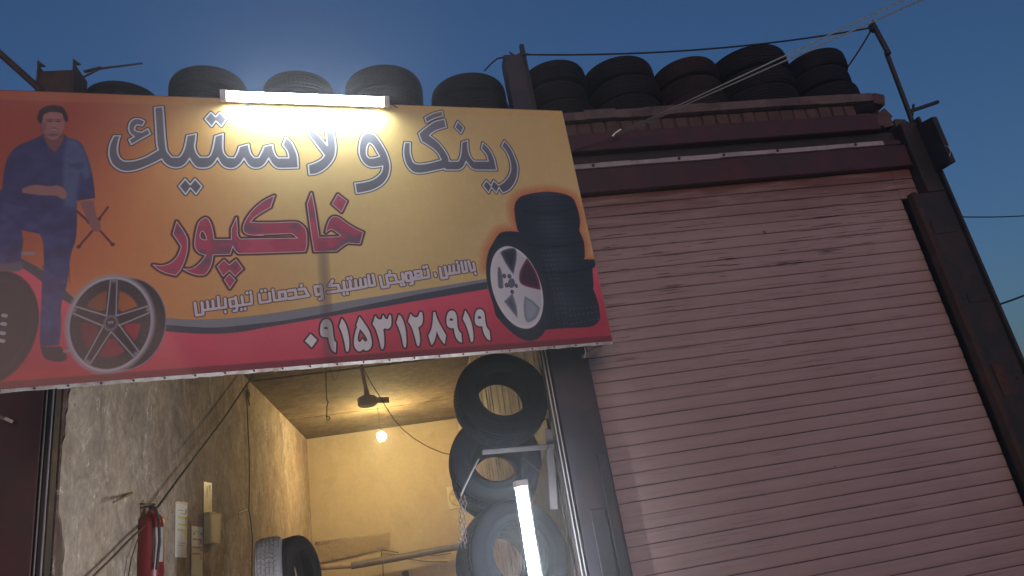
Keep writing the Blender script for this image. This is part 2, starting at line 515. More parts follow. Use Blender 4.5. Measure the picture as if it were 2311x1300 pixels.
class Canvas:
    def __init__(s):
        s.W, s.H = int(SW / PX), int(SH / PX)
        s.a = np.zeros((s.H, s.W, 3), np.float32)
        s.U, s.V = np.meshgrid((np.arange(s.W) + 0.5) * PX, (np.arange(s.H) + 0.5) * PX)
        s.U = s.U.astype(np.float32)
        s.V = s.V.astype(np.float32)

    def win(s, u0, v0, u1, v1, m):
        i0, i1 = max(0, int((u0 - m) / PX)), min(s.W, int((u1 + m) / PX) + 1)
        j0, j1 = max(0, int((v0 - m) / PX)), min(s.H, int((v1 + m) / PX) + 1)
        return slice(j0, j1), slice(i0, i1)

    def sdf(s, parts, m=30):
        allp = [p for q in parts for p in q]
        us, vs = [p[0] for p in allp], [p[1] for p in allp]
        w = s.win(min(us), min(vs), max(us), max(vs), m)
        U, V = s.U[w], s.V[w]
        d2 = np.full(U.shape, 1e12, np.float32)
        ins = np.zeros(U.shape, bool)
        for q in parts:
            for (x0, y0), (x1, y1) in zip(q, q[1:] + q[:1]):
                dx, dy = x1 - x0, y1 - y0
                L = dx * dx + dy * dy + 1e-9
                t = np.clip(((U - x0) * dx + (V - y0) * dy) / L, 0, 1)
                np.minimum(d2, (U - x0 - t * dx) ** 2 + (V - y0 - t * dy) ** 2, out=d2)
                if y0 != y1:
                    ins ^= ((V >= min(y0, y1)) & (V < max(y0, y1)) & (U < x0 + (V - y0) * dx / dy))
        d = np.sqrt(d2)
        return w, np.where(ins, -d, d)

    def line(s, pts, m=30):
        us, vs = [p[0] for p in pts], [p[1] for p in pts]
        w = s.win(min(us), min(vs), max(us), max(vs), m)
        U, V = s.U[w], s.V[w]
        d = np.full(U.shape, 1e9, np.float32)
        for (x0, y0), (x1, y1) in zip(pts, pts[1:]):
            dx, dy = x1 - x0, y1 - y0
            L = math.sqrt(dx * dx + dy * dy) + 1e-6
            tx = ((U - x0) * dx + (V - y0) * dy) / L
            ty = np.abs((U - x0) * dy - (V - y0) * dx) / L
            over = np.maximum(np.maximum(-tx, tx - L), 0)
            np.minimum(d, np.maximum(over * 1.0, ty) if False else np.sqrt(over ** 2 + ty ** 2), out=d)
        return w, d

    def paint(s, w, alpha, col):
        alpha = np.clip(alpha, 0, 1)[..., None]
        c = np.asarray(col, np.float32)
        s.a[w] = s.a[w] * (1 - alpha) + c * alpha

    def fill(s, d, col, off=0.0, soft=2.0, k=1.0):
        w, dd = d
        s.paint(w, k * np.clip(0.5 - (dd - off) / soft, 0, 1), col)

    def ell(s, c, a, b, m=1.6):
        """normalised radius field of an ellipse with half-axis vectors a and b"""
        r = abs(a[0]) + abs(b[0])
        q = abs(a[1]) + abs(b[1])
        w = s.win(c[0] - r * m, c[1] - q * m, c[0] + r * m, c[1] + q * m, 0)
        U, V = s.U[w] - c[0], s.V[w] - c[1]
        det = a[0] * b[1] - a[1] * b[0]
        p = (U * b[1] - V * b[0]) / det
        q_ = (a[0] * V - a[1] * U) / det
        return w, p, q_, np.sqrt(p * p + q_ * q_)


def field(cv, seed, cell):
    """smooth value noise over the canvas"""
    rs = np.random.RandomState(seed)
    g = rs.rand(int(SH / cell) + 3, int(SW / cell) + 3).astype(np.float32)
    x, y = cv.U / cell, cv.V / cell
    i, j = x.astype(int), y.astype(int)
    fx, fy = x - i, y - j
    fx, fy = fx * fx * (3 - 2 * fx), fy * fy * (3 - 2 * fy)
    return (g[j, i] * (1 - fx) + g[j, i + 1] * fx) * (1 - fy) + (g[j + 1, i] * (1 - fx) + g[j + 1, i + 1] * fx) * fy


def paint_banner():
    cv = Canvas()
    U, V = cv.U, cv.V

    def lerp(a, b, t):
        t = np.clip(t, 0, 1)[..., None]
        return np.asarray(a, np.float32) * (1 - t) + np.asarray(b, np.float32) * t
    yellow, orange, deep = (.96, .85, .55), (.94, .57, .28), (.66, .24, .14)
    t = (U - 750) / 1500 + (V - 1000) / 5000 + (field(cv, 3, 620) - .5) * .15
    cv.a[:] = lerp(orange, yellow, t)
    cv.a[:] = cv.a * (1 - np.clip((1250 - U) / 900 + (V - 1100) / 2600, 0, .75)[..., None]) + np.asarray(deep, np.float32) * np.clip((1250 - U) / 900 + (V - 1100) / 2600, 0, .75)[..., None]
    glow = np.exp(-(((U - 1000) / 400) ** 2 + ((V - 900) / 450) ** 2))[..., None]
    cv.a[:] = cv.a * (1 - .45 * glow) + np.asarray((.90, .52, .26), np.float32) * .45 * glow
    # faint carbon check under the yellow
    chk = ((np.floor((U + V * .55) / 62) + np.floor((U - V * .55) / 62)) % 2)[..., None]
    cv.a *= 1 - .004 * chk

    # red field and the two bands over it
    d = cv.sdf(parse(REDBG[0]), 10)
    w, dd = d
    redc = lerp((.97, .36, .44), (.80, .20, .28), (-dd - 60) / 330 + 0)
    redl = lerp(redc, (.88, .26, .24), .0 * dd)
    al = np.clip(.5 - dd / 2, 0, 1)[..., None]
    cv.a[w] = cv.a[w] * (1 - al) + redl * al
    e = np.exp(-(((U - 780) / 420) ** 2 + ((V - 60) / 45) ** 2))[..., None] * .7
    cv.a[:] = cv.a * (1 - e) + np.asarray((.86, .20, .18), np.float32) * e
    cv.fill(cv.sdf(parse(GREY[0]), 10), (.58, .60, .62))
    cv.fill(cv.sdf(parse(DARK[0]), 10), (.29, .30, .34), soft=3)

    # ---- stack of tyres with an alloy wheel, right
    d = cv.sdf(parse(STACK[0]), 110)
    w, dd = d
    dots = ((np.sin(U[w] / 4.6) * np.sin(V[w] / 4.6)) > -.2).astype(np.float32)
    above = np.clip((V[w] - 545) / 60, 0, 1)
    cv.paint(w, np.clip(1 - dd / 78, 0, 1) * (.55 + .45 * dots) * above * .85, (.88, .42, .22))
    cv.fill(d, (.13, .14, .17), soft=5)
    ins = np.clip(.5 - dd / 5, 0, 1)
    uu, vv = U[w], V[w]
    for vc, hgt in ((1230, 150), (920, 130), (640, 130), (330, 120)):      # a sheen on each tread
        s_ = np.exp(-(((uu - 4010) / 130) ** 2 + ((vv - vc) / hgt) ** 2))
        cv.paint(w, ins * s_ * .34, (.46, .48, .54))
    rib = (np.sin(vv / 6.2) > .55).astype(np.float32)
    cv.paint(w, ins * rib * .22 * (uu > 3880), (.05, .05, .07))
    for vc in (1040, 760, 545):                                            # seams between the tyres
        cv.paint(w, ins * np.exp(-((vv - vc - .0006 * (uu - 4000) ** 2) / 9) ** 2) * .85 * (uu > 3800), (.04, .04, .05))
    for vc in (250, 205, 150, 95):                                         # rows of tread marks
        k = np.exp(-((vv - vc - .10 * (uu - 4000)) / 5) ** 2) * (np.sin(uu / 5.5) > .5) * (uu > 3985)
        cv.paint(w, ins * k * .6, (.50, .52, .56))
    for uo in (3925, 3960, 3985):
        k = np.exp(-((uu - uo + .00018 * (vv - 350) ** 2) / 5) ** 2) * (np.sin(vv / 6.0) > .6) * (vv < 760)
        cv.paint(w, ins * k * .5, (.48, .50, .54))
    w, p, q, r = cv.ell((3660, 448), (54, -402), (214, 49), 1.1)
    cv.paint(w, np.clip((1 - r) * 60, 0, 1), (.19, .20, .24))
    cv.paint(w, np.exp(-((r - .93) / .035) ** 2) * .35, (.08, .08, .1))
    w, p, q, r = cv.ell((3654, 454), (43, -319), (182, 42), 1.1)
    cv.paint(w, np.clip((1 - r) * 60, 0, 1), (.95, .95, .95))
    cv.paint(w, np.clip((.93 - r) * 30, 0, 1) * .16 * (1 + q), (.62, .64, .68))
    for k, o in enumerate(OPEN):
        d = cv.sdf(parse(o), 10)
        cv.fill(d, ((.35, .36, .40), (.38, .40, .44), (.50, .16, .24), (.48, .53, .56), (.54, .60, .64))[k], soft=10)
        cv.fill(d, ((.15, .16, .2), (.62, .64, .68), (.20, .12, .18), (.32, .37, .41), (.72, .76, .78))[k], off=-16, soft=22, k=.75)
    for x, y, rr in ((3574, 540, 15), (3612, 536, 15), (3580, 468, 15), (3650, 460, 13), (3612, 416, 14)):
        w, p, q, r = cv.ell((x, y), (0, rr * 1.25), (rr, 0), 1.5)
        cv.paint(w, np.clip((1 - r) * 9, 0, 1), (.28, .30, .33))
        cv.paint(w, np.clip((.5 - r) * 9, 0, 1), (.50, .52, .55))
    w, p, q, r = cv.ell((3618, 482), (4, 38), (28, 4), 1.5)
    cv.paint(w, np.clip((1 - r) * 12, 0, 1), (.42, .45, .50))

    # ---- man in overalls, left
    def soft(key, col, s_=7, off=0, k=1.0):
        cv.fill(cv.sdf(parse(MAN[key]), 20), col, off=off, soft=s_, k=k)
    for l in WRENCH:
        pts = [p for p in [tuple(float(a) for a in t.rstrip('!').split(',')) for t in l.split()]]
        w, dd = cv.line(pts)
        cv.paint(w, np.clip(1 - (dd - 5) / 3, 0, 1), (.45, .14, .16))
        w, dd = cv.line([pts[-1], (pts[-1][0] + .1, pts[-1][1] + .1)])
        cv.paint(w, np.clip(1 - (dd - 9) / 6, 0, 1) * .8, (.30, .08, .10))
    # the tyre under his foot
    w, p, q, r = cv.ell((525, 368), (225, -15), (-18, -345), 1.1)
    cv.paint(w, np.clip((1 - r) * 25, 0, 1), (.14, .12, .14))
    cv.paint(w, np.exp(-((r - .82) / .06) ** 2) * .35, (.27, .24, .28))
    for yy in (430, 380, 325, 280):
        w, dd = cv.line([(572, yy), (584, yy - 4)])
        cv.paint(w, np.clip(1 - (dd - 9) / 4, 0, 1), (.75, .74, .76))
    soft('shoe2', (.40, .38, .42))
    w, dd = cv.line([(580, 815), (690, 812)])
    cv.paint(w, np.clip(1 - (dd - 8) / 8, 0, 1) * .8, (.66, .64, .66))
    soft('pants', (.24, .26, .50))
    fold = (field(cv, 11, 75) * .6 + field(cv, 12, 33) * .4 - .5) * .9
    d = cv.sdf(parse(MAN['pants']), 20)
    cv.paint(d[0], np.clip(.5 - d[1] / 8, 0, 1) * np.clip(fold[d[0]] + .1, 0, .6), (.36, .42, .62))
    cv.paint(d[0], np.clip(.5 - d[1] / 8, 0, 1) * np.clip(-fold[d[0]] + .05, 0, .6), (.10, .09, .22))
    soft('shoe', (.22, .20, .24))
    w, dd = cv.line([(885, 195), (950, 200), (975, 175)])
    cv.paint(w, np.clip(1 - (dd - 6) / 6, 0, 1) * .8, (.66, .66, .70))
    soft('arm2', (.62, .42, .40))
    soft('neck', (.55, .36, .34))
    soft('head', (.66, .45, .41), 6)
    soft('hair', (.17, .09, .10), 9)
    soft('shirt', (.22, .24, .46))
    soft('shirtlit', (.34, .42, .60), 26)
    d = cv.sdf(parse(MAN['shirt']), 20)
    cv.paint(d[0], np.clip(.5 - d[1] / 8, 0, 1) * np.clip(fold[d[0]], 0, .5), (.32, .34, .52))
    cv.paint(d[0], np.clip(.5 - d[1] / 8, 0, 1) * np.clip(-fold[d[0]], 0, .5), (.10, .09, .2))
    soft('neck', (.55, .36, .34), 8, -6)
    soft('head', (.74, .52, .46), 6)
    soft('hair', (.17, .09, .10), 9)
    soft('arm', (.70, .50, .46), 9)
    hu, hv = HEADC

    def spot(x, y, rx, ry, c, k=.8):
        w, p, q, r = cv.ell((hu + x, hv + y), (rx, 0), (0, ry), 2.2)
        cv.paint(w, np.exp(-r * r) * k, c)
    spot(-18, 18, 17, 6, (.22, .12, .14))
    spot(30, 18, 15, 6, (.22, .12, .14))
    spot(-18, 32, 20, 4, (.22, .12, .12), .6)
    spot(30, 32, 18, 4, (.22, .12, .12), .6)
    spot(6, -8, 6, 18, (.78, .56, .52), .5)
    spot(8, -28, 12, 4, (.36, .20, .20), .6)
    spot(9, -48, 15, 5, (.90, .84, .82), .8)
    spot(10, -41, 27, 3, (.35, .16, .18), .7)
    spot(10, -56, 24, 3, (.42, .22, .22), .7)
    spot(-50, -30, 16, 40, (.42, .27, .28), .5)
    spot(8, -85, 44, 14, (.40, .26, .27), .6)

    # ---- chrome wheel, left
    cx, cy = 1112, 350
    w, p, q, r = cv.ell((cx + 78, cy - 4), (216, -14), (-10, -292), 1.15)
    cv.paint(w, np.clip((1.015 - r) * 60, 0, 1), (.62, .60, .62))
    cv.paint(w, np.clip((.99 - r) * 60, 0, 1), (.15, .13, .15))
    keep = cv.a.copy()
    w, p, q, r = cv.ell((cx, cy), (226, -15), (-11, -302), 1.15)
    cv.paint(w, np.clip((1.08 - r) * 14, 0, 1) * .8, (.72, .70, .72))
    cv.paint(w, np.clip((1 - r) * 60, 0, 1), (.66, .65, .67))
    cv.paint(w, np.clip((.93 - r) * 60, 0, 1), (.20, .18, .20))
    ring = np.exp(-((r - .96) / .02) ** 2)
    cv.paint(w, ring * (.3 + .5 * np.abs(q)), (.90, .90, .92))
    # openings between the spokes show the field behind
    ang = np.arctan2(q, p)
    ends = []
    for (x, y) in [tuple(float(a) for a in t_.rstrip('!').split(',')) for t_ in RIMS]:
        det = 226 * -302 - (-15) * (-11)
        ux, vy = x - cx, y - cy
        pp = (ux * -302 - vy * -11) / det
        qq = (226 * vy - (-15) * ux) / det
        ends.append(math.atan2(qq, pp))
    ends.sort()
    bgw = np.zeros_like(r)
    for i in range(5):
        a0 = ends[i]
        a1 = ends[(i + 1) % 5]
        if i == 4:
            a1 += 2 * math.pi
        am = (a0 + a1) / 2
        da = (ang - am + math.pi) % (2 * math.pi) - math.pi
        half = (a1 - a0) / 2
        bgw = np.maximum(bgw, np.clip((half - .13 / np.maximum(r, .2) - np.abs(da)) * 30 * r, 0, 1) * np.clip((.72 - r) * 20, 0, 1) * np.clip((r - .30) * 20, 0, 1))
    shade = np.clip(.8 + .3 * p, .6, 1)[..., None]
    under = cv_under(cv, w)
    cv.a[w] = cv.a[w] * (1 - bgw[..., None] * .95) + under * shade * bgw[..., None] * .95
    for a0 in ends:
        c_, s_ = math.cos(a0), math.sin(a0)
        al = p * c_ + q * s_
        ac = -p * s_ + q * c_
        inn = np.clip((al - .10) * 20, 0, 1) * np.clip((.93 - al) * 30, 0, 1)
        wd = .115 - .045 * al
        cv.paint(w, inn * np.clip((wd - np.abs(ac)) * 60, 0, 1), (.16, .14, .16))
        for sg in (-1, 1):
            cv.paint(w, inn * np.exp(-((ac - sg * wd) / .018) ** 2) * .95, (.80, .79, .80))
        cv.paint(w, np.exp(-(((al - .90) / .05) ** 2 + (ac / .075) ** 2)) * .9, (.68, .67, .69))
    cv.paint(w, np.clip((.20 - r) * 20, 0, 1), (.48, .47, .49))
    cv.paint(w, np.clip((.13 - r) * 30, 0, 1), (.20, .19, .21))
    for k in (-10, 0, 10):
        w2, dd = cv.line([(cx + k - 1, cy + 8), (cx + k - 1, cy - 4)])
        cv.paint(w2, np.clip(1 - (dd - 2) / 3, 0, 1) * .8, (.75, .74, .75))
    w2, dd = cv.line([(cx - 14, cy + 10), (cx + 14, cy + 10)])
    cv.paint(w2, np.clip(1 - (dd - 1) / 3, 0, 1) * .7, (.75, .74, .75))
    for k in range(40):
        a0 = k / 40 * 2 * math.pi
        x, y = cx + 226 * .84 * math.cos(a0) - 11 * .84 * math.sin(a0), cy - 15 * .84 * math.cos(a0) - 302 * .84 * math.sin(a0)
        w2, dd = cv.line([(x, y), (x + .1, y)])
        cv.paint(w2, np.clip(1 - (dd - 2) / 2, 0, 1) * .5, (.7, .7, .7))

    # ---- lettering
    def letters(lst, fillf, wl, dk, white, dark, halo=0):
        sd = [cv.sdf(parse(t), 34) for t in lst]
        for w, dd in sd:
            if halo:
                cv.paint(w, np.clip(1 - (dd - wl / 2 - dk) / halo, 0, 1) * .55, dark)
            cv.paint(w, np.clip(.5 - (dd - wl / 2 - dk) / 2, 0, 1), dark)
        for w, dd in sd:
            cv.paint(w, np.clip(.5 - (dd - wl / 2) / 2.2, 0, 1), white)
        for w, dd in sd:
            cv.paint(w, np.clip(.5 - (dd + wl / 2) / 2.2, 0, 1), fillf(w, dd))
    letters(BIG, lambda w, dd: lerp((.42, .43, .46), (.52, .54, .57), (V[w] - 1200) / 500 + .15 * np.sin(U[w] / 300)), 11, 7, (.93, .94, .95), (.25, .25, .27))

    nf = field(cv, 21, 95) * .7 + field(cv, 22, 40) * .3

    def redf(w, dd):
        c = lerp((.80, .29, .40), (.73, .28, .38), (V[w] - 800) / 200)
        k = np.clip((nf[w] - .60) * 4, 0, .85) + np.clip((V[w] - 1130) / 160, 0, .5)
        c = lerp(c, (.45, .36, .40), k)
        hi = np.clip((.35 - nf[w]) * 3, 0, .35)
        return c * (1 - hi[..., None]) + np.asarray((.90, .40, .46), np.float32) * hi[..., None]
    letters(RED, redf, 5, 11, (.95, .90, .88), (.35, .13, .12), 6)
    letters(DIG, lambda w, dd: (.98, .98, .97), 1.0, 10, (.98, .98, .97), (.20, .09, .12), 0)

    strokes = []
    for l in TXT:
        pts = [tuple(float(a) for a in t.rstrip('!').split(',')) for t in l.split()]
        k = 2.55 if pts[0][0] < 2050 else (2.95 if pts[0][0] < 2750 else 3.05)
        strokes.append((cv.line(pts), 3.45 * k))
    for (w, dd), hw in strokes:
        cv.paint(w, np.clip(1 - (dd - hw - 4) / 3, 0, 1), (.30, .20, .20))
    for (w, dd), hw in strokes:
        cv.paint(w, np.clip(1 - (dd - hw + 1) / 2, 0, 1), (.94, .91, .92))

    # painted-in shade of the upright behind the backlit cloth; wear: rain runs, dust
    upright_shade_u = 2330 + (V - 400) * .01
    k = np.clip(1 - np.abs(U - upright_shade_u - 10) / 42, 0, 1) ** .5 * np.clip((1030 - V) / 300, 0, 1) * .42
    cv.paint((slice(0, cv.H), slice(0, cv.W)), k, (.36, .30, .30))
    st = field(cv, 31, 26) * .5 + field(cv, 32, 90) * .5
    cv.a *= (0.985 + .03 * st)[..., None]
    # hem at the top right, faded along the frame
    k = np.clip((V - 1895) / 8, 0, 1) * .20 + np.clip((U - 4170) / 10, 0, 1) * .12 * np.clip((V - 1300) / 400, 0, 1)
    cv.paint((slice(0, cv.H), slice(0, cv.W)), k, (.98, .78, .34))
    cv.paint((slice(0, cv.H), slice(0, cv.W)), np.clip((46 - V) / 10, 0, 1) * .55 * (V > 0), (.32, .06, .12))
    return cv


def cv_under(cv, w):
    """the orange-over-red field that shows through the wheel"""
    V_ = cv.V[w][..., None]
    U_ = cv.U[w][..., None]
    band = 362 - (U_ - 1112) * .10
    a = np.asarray((.88, .48, .16), np.float32)
    b = np.asarray((.24, .22, .24), np.float32)
    c = np.asarray((.76, .17, .24), np.float32)
    up = np.clip((V_ - band - 60) / 4, 0, 1)
    dn = np.clip((band - 10 - V_) / 4, 0, 1)
    return a * up + c * dn * (1 - up) + b * (1 - up) * (1 - dn)


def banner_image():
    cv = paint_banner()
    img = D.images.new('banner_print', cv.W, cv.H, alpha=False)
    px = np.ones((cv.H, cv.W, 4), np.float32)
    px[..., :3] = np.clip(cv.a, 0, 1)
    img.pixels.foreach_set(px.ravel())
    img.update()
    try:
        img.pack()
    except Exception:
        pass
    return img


# ------------------------------------------------------------------ materials
m_maroon = M_simple('maroon_paint', (.070, .018, .021), .55, var=.4, scale=5, dirt=(.035, .022, .020), dscale=2.2)
m_redpaint = M_simple('red_paint', (.16, .012, .018), .5, var=.35, scale=4)
m_navy = M_simple('dark_steel', (.028, .027, .038), .6, var=.35, scale=5, dirt=(.055, .036, .04), dscale=2.6, bmp=.4)
m_black = M_simple('black_steel', (.020, .017, .019), .6, var=.5, dirt=(.055, .026, .022), dscale=2.8, bmp=.4)
m_rust = M_simple('rusty_steel', (.055, .026, .020), .75, var=.5, scale=8)
m_conc = M_simple('concrete', (.16, .12, .11), .9, var=.3, scale=6, bmp=.4, dirt=(.07, .045, .045))
m_brick = M_simple('brick', (.12, .075, .07), .9, var=.35, scale=7, bmp=.5, dirt=(.12, .07, .065), dscale=5)
m_mortar = M_simple('mortar', (.07, .05, .05), .95, var=.3)
m_white = M_simple('white_paint', (.46, .41, .40), .5, var=.12, dirt=(.35, .28, .26), dscale=5)
m_alu = M_simple('aluminium', (.62, .62, .64), .5, metal=.8, var=.1)
m_dull = M_simple('dull_strip', (.26, .23, .24), .6, var=.15)
m_cord = M_simple('grey_cord', (.05, .05, .055), .7, var=.15)
m_copper = M_simple('cable_metal', (.22, .20, .19), .5, metal=.0, var=.1)
m_cable = M_simple('black_cable', (.012, .012, .014), .6, var=.2, bmp=0)
m_wire = M_simple('brown_wire', (.10, .065, .035), .6, var=.2, bmp=0)
m_ground = M_simple('asphalt', (.055, .052, .050), .9, var=.35, scale=2, bmp=.5)
m_bounce = M_simple('bounce_concrete', (.42, .40, .37), .85, var=.15, scale=3, dirt=(.25, .23, .2))
m_floor = M_simple('shop_floor', (.18, .15, .12), .85, var=.3, scale=2, dirt=(.05, .04, .035))
m_wood = M_simple('board', (.44, .33, .25), .7, var=.22, scale=5, dirt=(.17, .11, .07), dscale=2.5)
m_rackgrey = M_simple('rack_grey', (.055, .05, .055), .6, var=.3, scale=8)
m_palewood = M_simple('pale_wood', (.42, .32, .26), .7, var=.2, scale=6)
m_label = M_simple('grubby_label', (.34, .30, .30), .6, var=.2)
m_extred = M_simple('extinguisher_red', (.17, .010, .016), .35, var=.15, scale=4)
m_beige = M_simple('beige_plastic', (.52, .46, .30), .45, var=.08, bmp=.05)
m_cream = M_simple('yellowed_plastic', (.74, .66, .44), .35, var=.08, bmp=.05)
m_paper = M_simple('paper', (.86, .87, .90), .6, var=.06, bmp=.05)
m_yprint = M_simple('yellow_print', (.80, .76, .18), .6, var=.06, bmp=0)
m_rprint = M_simple('red_print', (.66, .22, .24), .6, var=.06, bmp=0)
m_kprint = M_simple('grey_print', (.25, .26, .30), .6, var=.06, bmp=0)
m_capw = M_simple('white_plastic', (.80, .79, .77), .4, var=.08, bmp=.05)
m_greytyre = M_simple('dusty_rubber', (.24, .24, .25), .75, var=.2, scale=5)
m_brownstrip = M_simple('brown_tape', (.16, .10, .075), .5, var=.2)
m_led = M_emit('led_tube', (.90, .95, 1.0), 100.0)
m_led2 = M_emit('led_tube_upright', (.90, .94, 1.0), 140.0)
m_bulb = M_emit('warm_bulb', (1.0, .77, .36), 410.0)


def M_rubber(name, base=(.022, .022, .024), dust=(.075, .05, .045), amt=.6, rough=.55, spec=.3):
    m, nt, b = mat_new(name)
    v = mapping(nt, local=True)
    f = ramp(nt, noise(nt, v, 3.0, 5, .6, .4), [(.4, 0.0), (.75, amt)])
    c = mix(nt, f, base, dust)
    nt.links.new(c, b.inputs['Base Color'])
    b.inputs['Roughness'].default_value = rough
    b.inputs['Specular IOR Level'].default_value = spec
    b.inputs['IOR'].default_value = 1.2 if spec < .2 else 1.45
    bump(nt, b, noise(nt, v, 60, 3, .5), .12, .003)
    return m


m_rub = M_rubber('rubber_old', (.009, .008, .010), (.028, .018, .017), .6, .75)
m_rub2 = M_rubber('rubber_old_brown', (.018, .011, .011), (.06, .028, .024), .8, .75)
m_rubnew = M_rubber('rubber_new', (.0045, .006, .009), (.009, .011, .014), .5, .5, .12)

m_rubmatt = M_rubber('rubber_matt', (.0018, .0023, .0034), (.004, .005, .006), .5, 1.0, 0.0)

# shutter paint: beige enamel, horizontal rust scratches, rust bloom at the top
m_slat, nt, b = mat_new('shutter_enamel')
v = mapping(nt)
vstr = mapping(nt, scale=(.9, 1, 26))
vstr2 = mapping(nt, scale=(2.0, 1, 95), loc=(3, 0, 7))
c = ramp(nt, noise(nt, v, .8, 5, .6, .3), [(.3, (.41, .283, .268)), (.7, (.475, .345, .325))])
c = mix(nt, .6, c, ramp(nt, noise(nt, vstr, 1.0, 5, .6), [(.3, .86), (.7, 1.10)]), 'MULTIPLY')
sep = nt.nodes.new('ShaderNodeSeparateXYZ')
nt.links.new(nt.nodes.new('ShaderNodeNewGeometry').outputs['Position'], sep.inputs[0])
mr = nt.nodes.new('ShaderNodeMapRange')
mr.inputs['From Min'].default_value = 2.2
mr.inputs['From Max'].default_value = 4.2
nt.links.new(sep.outputs['Z'], mr.inputs['Value'])
sc_mask = ramp(nt, noise(nt, vstr2, 1.0, 3, .5, .2), [(.60, 0.0), (.63, 1.0)])
sc_where = ramp(nt, noise(nt, v, 1.3, 3, .5), [(.46, 0.0), (.54, 1.0)])
scr = mix(nt, 1.0, sc_mask, sc_where, 'MULTIPLY')
scr = mix(nt, 1.0, scr, ramp(nt, mr.outputs[0], [(0.0, .25), (.6, .95)]), 'MULTIPLY')
c = mix(nt, scr, c, (.05, .022, .02))
rz = ramp(nt, mr.outputs[0], [(.72, 0.0), (.95, 1.0)])
rn = ramp(nt, noise(nt, mapping(nt, scale=(.6, 1, 5)), 1.5, 5, .65, .5), [(.35, .25), (.58, 1.0)])
c = mix(nt, mix(nt, 1.0, rz, rn, 'MULTIPLY'), c, (.17, .065, .05))
spots = ramp(nt, noise(nt, v, 9, 2, .4), [(.19, .8), (.215, 0.0)])
c = mix(nt, spots, c, (.12, .06, .055))
nt.links.new(c, b.inputs['Base Color'])
b.inputs['Roughness'].default_value = .62
bump(nt, b, noise(nt, vstr, 2.0, 4, .6), .18, .006)

m_wallL = M_plaster('plaster_grey', (.42, .335, .265), (.27, .215, .17), (.55, .46, .38), (.47, .34, .24), .9, .75, .62)
m_wallB = M_plaster('plaster_ochre', (.60, .50, .34), (.53, .42, .27), (.64, .54, .38), (.61, .49, .33), .08, .12, .10, .18, .25)
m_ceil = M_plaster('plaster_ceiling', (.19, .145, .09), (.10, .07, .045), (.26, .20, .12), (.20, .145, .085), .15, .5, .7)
m_edge = M_plaster('broken_edge', (.12, .075, .06), (.06, .035, .03), (.22, .15, .12), (.10, .06, .05), .3)

# ------------------------------------------------------------------ ground
g = MB()
g.quad((-150, -150, 0), (150, -150, 0), (150, 150, 0), (-150, 150, 0))
go = g.build('ground', m_ground)
go['kind'] = 'structure'
g = MB().box((-30, -1.2, -.2), (30, 4.94, .12), ch=.01)  # unseen pale paving, added to bounce light up onto the banner
go = g.build('bounce_pavement', m_bounce)
go['kind'] = 'structure'

# ------------------------------------------------------------------ the shop building
XL, XR, YB, ZC = -2.33, 1.12, 16.45, 4.44
bld = thing('shop_building', 'low brick and plaster shop building with open bay, old tyres stacked on its roof edge', 'building', (1.2, 8, 0))
MB().box((-2.55, 5.09, 0), (XL - .012, YB + .2, ZC + .01)).build('side_wall', m_edge, bld)
# plaster coat of the left wall with its broken front edge
pm = MB()
nz = 90
rs = random.Random(4)
edge = []
off = 0
for i in range(nz + 1):
    off = off * .82 + rs.uniform(-.035, .035)
    edge.append(max(5.095, 5.13 + off + .05 * math.sin(i * .23)))
for i in range(nz):
    z0, z1 = ZC * i / nz, ZC * (i + 1) / nz
    pm.quad((XL, edge[i], z0), (XL, YB, z0), (XL, YB, z1), (XL, edge[i + 1], z1))
    pm.quad((XL - .012, edge[i], z0), (XL, edge[i], z0), (XL, edge[i + 1], z1), (XL - .012, edge[i + 1], z1))
pm.build('plaster_coat', m_wallL, bld)
MB().box((XL + .001, YB, 0), (XR + .018, YB + .2, ZC)).build('rear_wall', m_wallB, bld)
MB().box((XR + .02, 5.35, 0), (XR + .22, YB + .2, ZC + .01)).build('side_wall', m_wallB, bld)
# ceiling in four bays with open joints
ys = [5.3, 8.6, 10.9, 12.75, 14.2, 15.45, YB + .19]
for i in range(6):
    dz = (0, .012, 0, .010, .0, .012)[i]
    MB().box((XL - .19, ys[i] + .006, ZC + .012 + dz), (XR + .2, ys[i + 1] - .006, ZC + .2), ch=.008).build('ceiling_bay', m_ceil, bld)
MB().box((XL - .2, 5.25, ZC + .205), (XR + .22, YB + .2, ZC + .3)).build('roof_slab', m_conc, bld)
MB().box((XL, 5.2, .004), (XR, YB, .02)).build('shop_floor', m_floor, bld)
# boards along the right wall
x = 5.42
rs = random.Random(9)
while x < 13.9:
    w_ = rs.uniform(.13, .17)
    dx = rs.uniform(0, .012)
    MB().box((XR - .012 - dx, x, .02), (XR + .018, x + w_ - .001, ZC - .002), ch=.0025).build('board', m_wood, bld)
    x += w_
MB().box((XR - .045, 5.38, .02), (XR - .026, 7.3, 2.36), ch=.003).build('shade_panel', m_black, bld)  # added dark sheet standing in for the shade behind the rack
